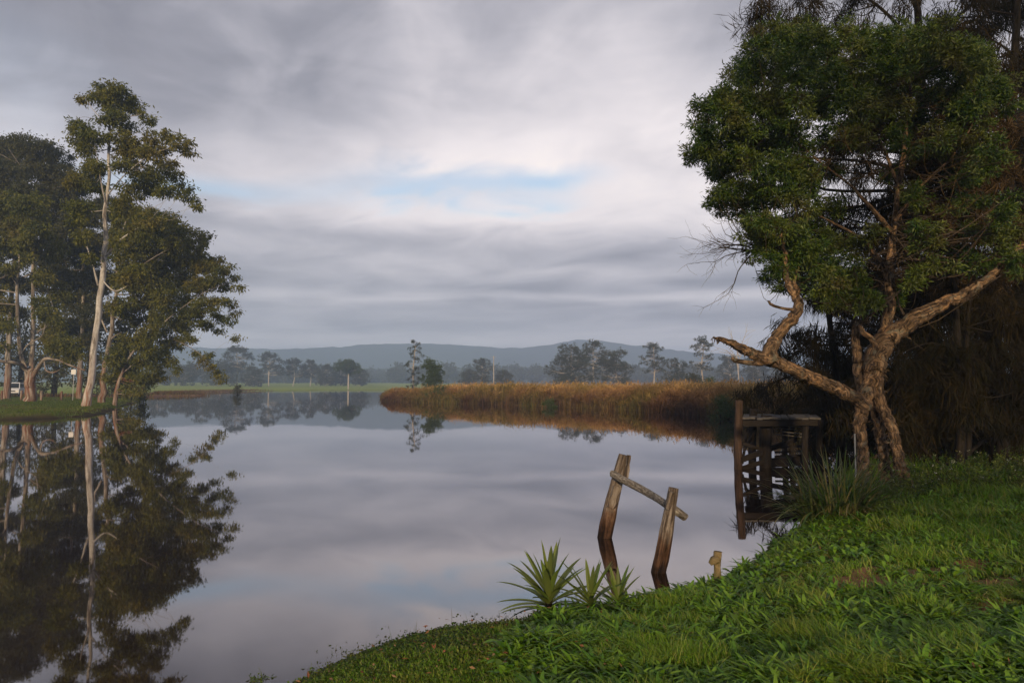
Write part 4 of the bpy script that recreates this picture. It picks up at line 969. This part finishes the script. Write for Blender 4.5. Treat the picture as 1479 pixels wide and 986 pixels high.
strapclump('large arching strap-leaf clump between the jetty and the paperbark foot', 1208, 752, .15, 420, .95, .022, 5, .42)
strapclump('small strap-leaf tuft hugging the paperbark foot', 1262, 735, .25, 90, .5, .016, 6, .25)

# ------------------------------------------------------------------ grass and weeds on the near bank
rng = np.random.default_rng(61)
def near_pts(N, p0=(430, 600), far=22):
    """points spread evenly over what the near bank shows"""
    px_ = rng.uniform(330, 1600, N); py_ = rng.uniform(630, 1090, N) 
    py_ = 640 + (1090 - 640) * rng.uniform(size=N) ** .8
    zz = np.full(N, .3)
    d = _fw[None] + _rt[None] * ((px_ - 739.5) / F)[:, None] + _up[None] * ((493 - py_) / F)[:, None]
    for it in range(4):
        k = (zz - 2.0) / d[:, 2]; x = d[:, 0] * k; y = d[:, 1] * k
        zz = ground(x, y)
        zz = np.maximum(zz, 0)
    return x, y, zz, px_, py_
x, y, z, px_, py_ = near_pts(340000)
s = sdist(x, y); r = np.hypot(x, y)
dm = dirt_mask(x, y)
lush = sm((px_ - 640) / 260 + (fbm(x * 1.2, y * 1.2, 0, 91) - .5) * 1.0)
ok = (s > .03) & (r < 22) & (z > .01) & (rng.uniform(size=len(x)) > dm * .84) & (y > 0)
x, y, z, s, r, lush, px_ = [a[ok] for a in (x, y, z, s, r, lush, px_)]
n = len(x); cl_ = fbm(x * 2.6, y * 2.6, 0, 95); shade = sm((px_ - 1180) / 120) * sm((y - 10.5) / 1.5)
tuft = sm((cl_ - .45) / .18)
h = (.022 + .03 * rng.uniform(size=n)) * (1 - lush) + lush * (.05 + .085 * tuft + .05 * rng.uniform(size=n))
h *= 1 + .25 * np.clip((r - 6) / 8, 0, 1); h *= np.clip(.35 + s / .5, .35, 1) * (1 + .5 * shade)
la = rng.uniform(0, 2 * pi, n); wind = fbm(x * .9, y * .9, 0, 99) * 6
lean = np.stack([np.cos(la) * 1.3 + .6 * np.cos(wind), np.sin(la) * 1.3 + .6 * np.sin(wind), np.zeros(n)], 1) * (h * rng.uniform(.1, .65, n))[:, None]
h *= .8 * rng.uniform(.45, 1.5, n) * (.4 + .85 * sm((fbm(x * .8 + 7, y * .8, 0, 301) - .33) / .3)); g = Geo(); blades(g, np.stack([x, y, z - .004], 1), h, np.clip(.003 + r * .0005, .0045, .01) * rng.uniform(.6, 1.6, n), lean, rng, .5, 3)
ip = lush < .45
tag(link_mesh('grass', g, M['grass']), 'lush green grass on the near bank', 'grass', kind='stuff')
print('grass', n)
# low turf leaves (clover-like) for the short part
k = rng.permutation(n)[:70000]; k = k[(rng.uniform(size=len(k)) < (1.15 - lush[k]))]
c = np.stack([x[k], y[k], z[k] + rng.uniform(.005, .03, len(k))], 1)
g = Geo(); leaves(g, c, rng.normal(size=(len(k), 3)) * np.array([1, 1, .35]), rng.uniform(.012, .03, len(k)), rng.uniform(.008, .02, len(k)), rng)
tag(link_mesh('low_turf', g, M['moss']), 'short mossy turf along the water edge', 'turf', kind='stuff')
# broad weed rosettes
k = rng.permutation(n)[:30000]; k = k[(lush[k] > .35) & (fbm(x[k] * 1.1, y[k] * 1.1, 0, 123) > .4)][:6500]
g = Geo(); m = len(k)
for q in range(7):
    a = rng.uniform(0, 2 * pi, m) ; e = rng.uniform(.1, 1.1, m)
    d = np.stack([np.cos(a) * np.cos(e), np.sin(a) * np.cos(e), np.sin(e)], 1)
    L = rng.uniform(.05, .15, m); W = L * rng.uniform(.22, .4, m)
    side = unit(np.cross(d, np.array([0, 0, 1.0]))); c0 = np.stack([x[k], y[k], z[k] + .01], 1)
    rows = []
    for t, w in ((0, .12), (.3, .8), (.6, 1.0), (.85, .6), (1, .05)):
        c = c0 + d * (L * t)[:, None] + np.array([0, 0, -1.0]) * (L * .35 * t * t)[:, None]
        up_ = np.array([0, 0, 1.0]) * (W * w * .18)[:, None]
        rows += [c - side * (W * w * .5)[:, None] + up_, c, c + side * (W * w * .5)[:, None] + up_]
    v = np.stack(rows, 1); kk = np.arange(m)[:, None] * 15
    qd = np.concatenate([kk + np.array(f_) for i in range(4) for f_ in ([3 * i, 3 * i + 1, 3 * i + 4, 3 * i + 3], [3 * i + 1, 3 * i + 2, 3 * i + 5, 3 * i + 4])])
    g.add(v.reshape(-1, 3), qd)
tag(link_mesh('weeds', g, M['weed'], None, True), 'broad-leaved weeds among the near grass', 'weeds', kind='stuff')
# upright lance-shaped leaves (dock and plantain)
k = rng.permutation(n)[:30000]; k = k[(lush[k] > .5) & (fbm(x[k] * .8, y[k] * .8, 0, 223) > .36)][:5200]
g = Geo(); m = len(k)
for q in range(6):
    a = rng.uniform(0, 2 * pi, m); e = rng.uniform(.5, 1.4, m)
    d = np.stack([np.cos(a) * np.cos(e), np.sin(a) * np.cos(e), np.sin(e)], 1); hz_ = np.stack([np.cos(a), np.sin(a), np.full(m, -.9)], 1)
    L = rng.uniform(.05, .2, m); W = L * rng.uniform(.07, .17, m); side = np.stack([-np.sin(a), np.cos(a), np.zeros(m)], 1); c0 = np.stack([x[k], y[k], z[k] + .005], 1) + rng.normal(size=(m, 3)) * [.012, .012, 0]
    rows = []
    for t, w in ((0, .2), (.3, .8), (.6, 1.0), (.85, .6), (1, .04)):
        c = c0 + d * (L * t)[:, None] + hz_ * (L * .4 * t * t)[:, None]; up_ = np.array([0, 0, 1.0]) * (W * w * .25)[:, None]
        rows += [c - side * (W * w * .5)[:, None] + up_, c, c + side * (W * w * .5)[:, None] + up_]
    v = np.stack(rows, 1); kk = np.arange(m)[:, None] * 15
    g.add(v.reshape(-1, 3), np.concatenate([kk + np.array(f_) for i in range(4) for f_ in ([3 * i, 3 * i + 1, 3 * i + 4, 3 * i + 3], [3 * i + 1, 3 * i + 2, 3 * i + 5, 3 * i + 4])]))
tag(link_mesh('lance_leaf_weeds', g, M['weed'], None, True), 'upright lance-leaved weeds through the near grass', 'weeds', kind='stuff')
k = rng.permutation(n)[:26000]; k = k[(fbm(x[k] * 1.6, y[k] * 1.6, 0, 331) > .5) | (dirt_mask(x[k], y[k]) > .05)]; k = k[lush[k] > .3]
g = Geo(); m = len(k); la = rng.uniform(0, 2 * pi, m); hs = rng.uniform(.02, .11, m)
blades(g, np.stack([x[k], y[k], z[k]], 1), hs, .0035, np.stack([np.cos(la), np.sin(la), np.zeros(m)], 1) * rng.uniform(.02, .14, m)[:, None], rng, .6, 3)
tag(link_mesh('dead_straw', g, M['straw']), 'dead straw-coloured grass stems tangled in the green', 'straw', kind='stuff')
# dry fallen leaves
k = rng.permutation(n)[:700]; g = Geo(); leaves(g, np.stack([x[k], y[k], z[k] + rng.uniform(.03, .09, len(k))], 1), rng.normal(size=(len(k), 3)) * np.array([1, 1, .3]), rng.uniform(.02, .05, len(k)), rng.uniform(.009, .018, len(k)), rng)
tag(link_mesh('fallen_leaves', g, M['litter']), 'brown fallen leaves scattered in the grass', 'leaves', kind='stuff')
# taller weeds with pale flowers under the casuarinas
g = Geo(); gf = Geo()
for i in range(420):
    p = onz(rng.uniform(1290, 1500), rng.uniform(668, 705), .45)
    if sdist(p[0], p[1]) < .3: continue
    zz = gz(p[0], p[1]); hh = rng.uniform(.12, .38); d = np.array([rng.normal() * .1, rng.normal() * .1, hh]); q = np.array([p[0], p[1], zz]); tube(g, [q, q + d], [.004, .002], 3, 2)
    m = 12; tt = rng.uniform(.2, 1, m)[:, None]; leaves(g, q + d * tt, rng.normal(size=(m, 3)) + np.array([0, 0, .3]), .06, .025, rng)
    if i % 9 == 0: leaves(gf, np.repeat((q + d)[None], 4, 0) + rng.normal(size=(4, 3)) * .01, rng.normal(size=(4, 3)), .02, .016, rng)
tag(link_mesh('tall_weeds', g, M['paper_leaf']), 'tall shaded weeds beneath the casuarinas', 'weeds', kind='stuff')
tag(link_mesh('wild_flowers', gf, M['white_petal']), 'tiny white flowers on the shaded weeds', 'flowers', kind='stuff')
# floating bits and sprigs at the water edge
g = Geo(); N = 1600; px_ = rng.uniform(360, 900, N); e = np.interp(px_, [p[0] for p in near_px], [p[1] for p in near_px])
py_ = e - rng.exponential(7, N) - 1; P_ = np.array([onz(a, b_) for a, b_ in zip(px_, py_)]); P_[:, 2] += .004
kk = fbm(P_[:, 0] * 3, P_[:, 1] * 3, 0, 141) > .5; P_ = P_[kk]
leaves(g, P_, rng.normal(size=(len(P_), 3)) * np.array([1, 1, .12]), rng.uniform(.012, .035, len(P_)), rng.uniform(.006, .014, len(P_)), rng)
blades(g, P_[:260] - np.array([0, 0, .02]), rng.uniform(.02, .09, 260), .004, rng.normal(size=(260, 3)) * .02, rng, .2)
tag(link_mesh('water_weed', g, M['moss']), 'scattered weed floating along the turf edge', 'water weed', kind='stuff')
# lawn under the gums
N = 90000; x = rng.uniform(-75, -24, N); y = rng.uniform(36, 100, N); s = sdist(x, y)
kp = (s > .1) & (s < 40) & (rng.uniform(size=N) < np.exp(-np.maximum(s - 1, 0) / 14)); x, y, s = x[kp], y[kp], s[kp]; n2 = len(x)
g = Geo(); blades(g, np.stack([x, y, ground(x, y)], 1), rng.uniform(.06, .16, n2) * (1 + .8 * np.exp(-s)), .05, rng.normal(size=(n2, 3)) * np.array([.05, .05, 0]), rng, .3)
tag(link_mesh('lawn_grass', g, M['lawn']), 'mown green lawn grass under the gums', 'lawn', kind='stuff')

# ------------------------------------------------------------------ things on the lawn
def bollard(px_, Y, label, hgt=1.05):
    b = at(px_, 565, Y); z = gz(b[0], b[1]); g = Geo(); tube(g, [(0, 0, -.2), (0, 0, hgt * .5), (0.02, 0, hgt)], [.12, .115, .11], 12, 6, .1, 2, 3, px_, caps=True)
    o = link_mesh('timber_bollard', g, M['gum_bark_low']); o.location = (b[0], b[1], z); tag(o, label, 'bollard', 'timber bollards on the lawn')
bollard(60, 74, 'timber bollard just clear of the rusty forked gum base'); bollard(89, 76, 'timber bollard nearest the white sign pole')
bollard(31, 74, 'timber bollard half hidden against the other flank of the forked gum base'); bollard(3, 78, 'timber bollard cut by the photo edge below the parked van')
b = at(105.5, 567, 79); z = gz(b[0], b[1]); root = thing('sign', 'small white square sign on a thin pole in front of the dark trunk', 'sign', (b[0], b[1], z))
t = at(105.5, 537, 79); g = Geo(); tube(g, [(b[0], b[1], z - .2), (b[0], b[1], t[2] + .3)], [.035, .035], 8, 2, caps=True); link_mesh('pole', g, plain_mat('sign_pole', (.4, .4, .4), .4, .1, 8, .5), root)
g = Geo(); box(g, (b[0], b[1] - .06, t[2]), (.55, .03, .55)); link_mesh('sign_panel', g, plain_mat('sign_white', (.7, .7, .7), .4, .05), root)

# van
VY = 98; b = at(21, 552, VY); z = gz(b[0], b[1])
van = thing('parked_van', 'white van parked on the grass beyond the forked gum', 'van', (b[0], b[1], z))
vp = plain_mat('van_paint', (.72, .73, .76), .3, .04); vg = plain_mat('van_glass', (.02, .025, .03), .08, .05); vt = plain_mat('tyre_rubber', (.02, .02, .02), .8, .1); vr = plain_mat('wheel_rim', (.4, .4, .42), .4, .1, 8, .6)
vl = plain_mat('lamp_lens', (.7, .65, .55), .15, .05)
ang = radians(-62); ca_, sa_ = math.cos(ang), math.sin(ang)
def vxf(v):
    v = np.asarray(v, float); return np.stack([b[0] + v[:, 0] * ca_ - v[:, 1] * sa_, b[1] + v[:, 0] * sa_ + v[:, 1] * ca_, z + v[:, 2]], 1)
def vbox(name, c, s, m, bev=.04, par=van):
    import bmesh
    bm = bmesh.new(); bmesh.ops.create_cube(bm, size=1)
    for v in bm.verts: v.co.x *= s[0]; v.co.y *= s[1]; v.co.z *= s[2]
    if bev: bmesh.ops.bevel(bm, geom=bm.edges[:], offset=bev, segments=2, affect='EDGES')
    V = np.array([v.co[:] for v in bm.verts]) + np.array(c); gq = Geo(); bm.verts.index_update()
    q = [[v.index for v in f.verts] for f in bm.faces if len(f.verts) == 4]; t = [[v.index for v in f.verts] for f in bm.faces if len(f.verts) == 3]
    gq.add(vxf(V), q, t); bm.free(); o = link_mesh(name, gq, m, None, False)
    me = o.data; W_ = par.matrix_world if False else None
    from mathutils import Matrix
    off = np.array(van.location) + (np.array(par.location) if par is not van else 0)
    me.transform(Matrix.Translation(tuple(-off))); o.parent = par; return o
# local x forward: profile extruded across y
prof = [(-2.3, .45), (-2.35, 1.1), (-2.28, 1.95), (-2.1, 2.08), (.9, 2.08), (1.15, 1.98), (1.75, 1.25), (2.3, 1.05), (2.4, .75), (2.38, .42)]
V = [(px__, sgn * (.88 if zz < 1.3 else .78), zz) for sgn in (-1, 1) for (px__, zz) in prof]; n_ = len(prof)
q = [[i, (i + 1) % n_, n_ + (i + 1) % n_, n_ + i] for i in range(n_)]; t = [[0, i + 1, i] for i in range(1, n_ - 1)] + [[n_, n_ + i, n_ + i + 1] for i in range(1, n_ - 1)]
g = Geo(); g.add(vxf(V), q, t); link_mesh('body', g, vp, van)
def vquad(name, pts, m):
    g = Geo(); P_ = vxf(pts); c = P_.mean(0); 
    nrm = unit(np.cross(P_[1] - P_[0], P_[2] - P_[0])); g.add(np.vstack([P_ + nrm * .012, P_ - nrm * .012]), [[0, 1, 2, 3], [7, 6, 5, 4], [0, 4, 5, 1], [1, 5, 6, 2], [2, 6, 7, 3], [3, 7, 4, 0]]); return link_mesh(name, g, m, van)
vquad('windscreen', [(1.2, -.7, 1.94), (1.2, .7, 1.94), (1.74, .78, 1.29), (1.74, -.78, 1.29)], vg)
for sg in (-1, 1):
    vquad('side_window', [(.2, sg * .835, 1.85), (1.05, sg * .835, 1.85), (1.45, sg * .88, 1.34), (.2, sg * .88, 1.34)], vg)
    vquad('side_window', [(-1.9, sg * .835, 1.85), (-.1, sg * .835, 1.85), (-.1, sg * .88, 1.34), (-1.9, sg * .88, 1.34)], vg)
    vbox('headlight', (2.36, sg * .68, .85), (.1, .3, .18), vl, .02)
for sx_ in (-1.5, 1.5):
    for sg in (-1, 1):
        g = Geo(); c0 = vxf([(sx_, sg * .72, .33)])[0]; c1 = vxf([(sx_, sg * .93, .33)])[0]; tube(g, [c0, c1], [.33, .33], 20, 1, caps=True); w_ = link_mesh('wheel', g, vt, van)
        g = Geo(); c2 = vxf([(sx_, sg * .95, .33)])[0]; tube(g, [c1 - (c1 - c0) * .05, c2], [.2, .18], 14, 1, caps=True); rim = link_mesh('rim', g, vr, van); rim.parent = w_
vbox('bumper', (2.4, 0, .5), (.14, 1.7, .22), vt, .03); vbox('grille', (2.39, 0, .86), (.06, .95, .16), vt, .02)

# ------------------------------------------------------------------ haze
hm, nt, out = mat_new('haze_air')
pv = nd(nt, 'ShaderNodeVolumePrincipled'); pv.inputs['Color'].default_value = (.5, .68, 1.0, 1); pv.inputs['Density'].default_value = .00078; pv.inputs['Anisotropy'].default_value = 0.0
nt.links.new(pv.outputs[0], out.inputs['Volume'])
g = Geo(); box(g, (0, 1020, 66.5), (7000, 2940, 139)); hz = link_mesh('haze', g, hm); tag(hz, kind='stuff', label='thin morning haze over the river flats', cat='haze')

# ------------------------------------------------------------------ sky and sun
SUN_EL, SUN_AZ = 13.0, 186.0      # compass-like: 180 = straight behind the camera
w = bpy.data.worlds.new('World'); scene.world = w; w.use_nodes = True; nt = w.node_tree; nt.nodes.clear()
out = nt.nodes.new('ShaderNodeOutputWorld'); bg = nt.nodes.new('ShaderNodeBackground'); nt.links.new(bg.outputs[0], out.inputs[0])
STR = .1; bg.inputs[1].default_value = STR
sky = nt.nodes.new('ShaderNodeTexSky'); sky.sky_type = 'NISHITA'; sky.sun_disc = False; sky.sun_elevation = radians(SUN_EL); sky.sun_rotation = radians(SUN_AZ)
tc = nt.nodes.new('ShaderNodeTexCoord'); sp = nt.nodes.new('ShaderNodeSeparateXYZ'); nt.links.new(tc.outputs['Generated'], sp.inputs[0])
az = mth(nt, 'ARCTAN2', sp.outputs[0], sp.outputs[1]); el = mth(nt, 'ARCSINE', sp.outputs[2])
def cvec(a, b_, c_=0.0):
    n = nt.nodes.new('ShaderNodeCombineXYZ')
    for i, q in enumerate((a, b_, c_)):
        if isinstance(q, (int, float)): n.inputs[i].default_value = q
        else: nt.links.new(q, n.inputs[i])
    return n.outputs[0]
# perspective-like cloud coordinates: features get thinner towards the horizon
den = mth(nt, 'ADD', mth(nt, 'MAXIMUM', el, 0.0), .16)
yy = mth(nt, 'DIVIDE', 1.0, den)
v1 = cvec(mth(nt, 'MULTIPLY', az, 2.4), mth(nt, 'ADD', mth(nt, 'MULTIPLY', yy, 1.0), mth(nt, 'MULTIPLY', az, -.7)), 3.3)
n1 = noise_t(nt, 1.0, 5, v1, .5, .3)
v2 = cvec(mth(nt, 'MULTIPLY', az, 5.0), mth(nt, 'ADD', mth(nt, 'MULTIPLY', yy, 2.4), mth(nt, 'MULTIPLY', az, 1.2)), 9.1)
n2 = noise_t(nt, 1.3, 5, v2, .5, .5)
v3 = cvec(mth(nt, 'MULTIPLY', az, 8), mth(nt, 'MULTIPLY', el, 30), 1.7)
n3 = noise_t(nt, 1.0, 4, v3, .5, .6)
elw = mth(nt, 'ADD', el, mth(nt, 'MULTIPLY', mth(nt, 'SUBTRACT', n1, .5), .07))
bnd = ramp(nt, elw, [(0, (.72,) * 3), (.04, (.7,) * 3), (.066, (.62,) * 3), (.085, (.44,) * 3), (.108, (.42,) * 3), (.124, (.54,) * 3), (.142, (.4,) * 3), (.175, (.43,) * 3), (.21, (.44,) * 3), (.245, (.5,) * 3), (.28, (.56,) * 3),
                  (.35, (.5,) * 3), (.43, (.42,) * 3), (.52, (.37,) * 3), (.7, (.22,) * 3), (1, (.15,) * 3)][:32], 'EASE')
def gauss(a0, e0, sa, se, A, warp=0.0):
    da = mth(nt, 'DIVIDE', mth(nt, 'SUBTRACT', az, a0), sa)
    e_ = mth(nt, 'ADD', el, mth(nt, 'MULTIPLY', mth(nt, 'SUBTRACT', n2, .5), warp))
    de = mth(nt, 'DIVIDE', mth(nt, 'SUBTRACT', e_, e0), se)
    q = mth(nt, 'ADD', mth(nt, 'MULTIPLY', da, da), mth(nt, 'MULTIPLY', de, de))
    return mth(nt, 'MULTIPLY', mth(nt, 'EXPONENT', mth(nt, 'MULTIPLY', q, -1.0)), A)
B = mth(nt, 'ADD', bnd, mth(nt, 'MULTIPLY', mth(nt, 'SUBTRACT', n1, .5), .34))
B = mth(nt, 'ADD', B, mth(nt, 'MULTIPLY', mth(nt, 'SUBTRACT', n2, .5), .4))
B = mth(nt, 'ADD', B, mth(nt, 'MULTIPLY', mth(nt, 'SUBTRACT', n3, .5), .12))
for G_ in [(-.40, .38, .22, .07, -.12, .05), (.0, .31, .35, .12, .12, .05), (.22, .38, .2, .08, .08, .05), (.1, .47, .4, .1, .03, .05), (-.55, .5, .3, .12, -.08, 0), (.32, .35, .2, .1, .05, .05), (-.06, .25, .2, .026, .2, .05), (-.1, .33, .16, .03, .08, .06), (.55, .55, .3, .1, -.1, .03), (.33, .255, .12, .03, .1, .04), (.1, .33, .2, .04, .06, .05),
           (.22, .143, .25, .013, -.09, .01), (.2, .195, .18, .02, -.06, .03), (-.25, .2, .2, .03, -.03, .04), (.22, .126, .2, .008, .06, .01), (-.65, .3, .2, .2, -.04, 0)]:
    B = mth(nt, 'ADD', B, gauss(*G_))
cc = ramp(nt, B, [(.12, (.14, .14, .17)), (.3, (.25, .245, .28)), (.42, (.385, .37, .405)), (.55, (.56, .525, .55)), (.7, (.74, .68, .685)), (.9, (.92, .83, .79))])
bl = gauss(-.085, .292, .15, .034, .85, .14)
for G_ in [(.06, .302, .08, .014, .7, .05), (-.44, .262, .14, .016, .75, .03), (-.2, .275, .12, .02, .35, .06), (-.75, .36, .25, .1, .35, .1), (.02, .262, .07, .012, .5, .04)]: bl = mth(nt, 'ADD', bl, gauss(*G_))
bl = mth(nt, 'MULTIPLY', bl, mth(nt, 'ADD', .15, mth(nt, 'MULTIPLY', n2, 1.5)))
bl = mth(nt, 'SUBTRACT', bl, .12, clamp=True)
bl = mth(nt, 'MULTIPLY', mth(nt, 'MINIMUM', bl, 1.0), .85)
csc = nt.nodes.new('ShaderNodeVectorMath'); csc.operation = 'SCALE'; nt.links.new(cc, csc.inputs[0]); csc.inputs[3].default_value = 1.4 / STR
ssc = nt.nodes.new('ShaderNodeVectorMath'); ssc.operation = 'SCALE'; nt.links.new(sky.outputs[0], ssc.inputs[0]); ssc.inputs[3].default_value = 2.0
fin = mix(nt, bl, csc.outputs[0], ssc.outputs[0])
nt.links.new(fin, bg.inputs[0])

sd = bpy.data.lights.new('sun', 'SUN'); so = bpy.data.objects.new('sun', sd); C.objects.link(so)
sd.energy = 5.0; sd.angle = radians(2.5); sd.color = (1.0, .74, .45)
a = radians(SUN_AZ); e = radians(SUN_EL)
from mathutils import Vector
to_sun = Vector((math.sin(a) * math.cos(e), math.cos(a) * math.cos(e), math.sin(e)))
so.rotation_euler = to_sun.to_track_quat('Z', 'Y').to_euler()

# ------------------------------------------------------------------ render settings
scene.view_settings.view_transform = 'Standard'; scene.view_settings.look = 'None'; scene.view_settings.gamma = 1; scene.view_settings.exposure = 0
cy = scene.cycles
cy.use_denoising = True
try: cy.denoiser = 'OPENIMAGEDENOISE'
except Exception: pass
cy.max_bounces = 6; cy.diffuse_bounces = 2; cy.glossy_bounces = 3; cy.transmission_bounces = 3; cy.volume_bounces = 1; cy.transparent_max_bounces = 4
cy.use_adaptive_sampling = True; cy.adaptive_threshold = .02
cy.caustics_reflective = False; cy.caustics_refractive = False
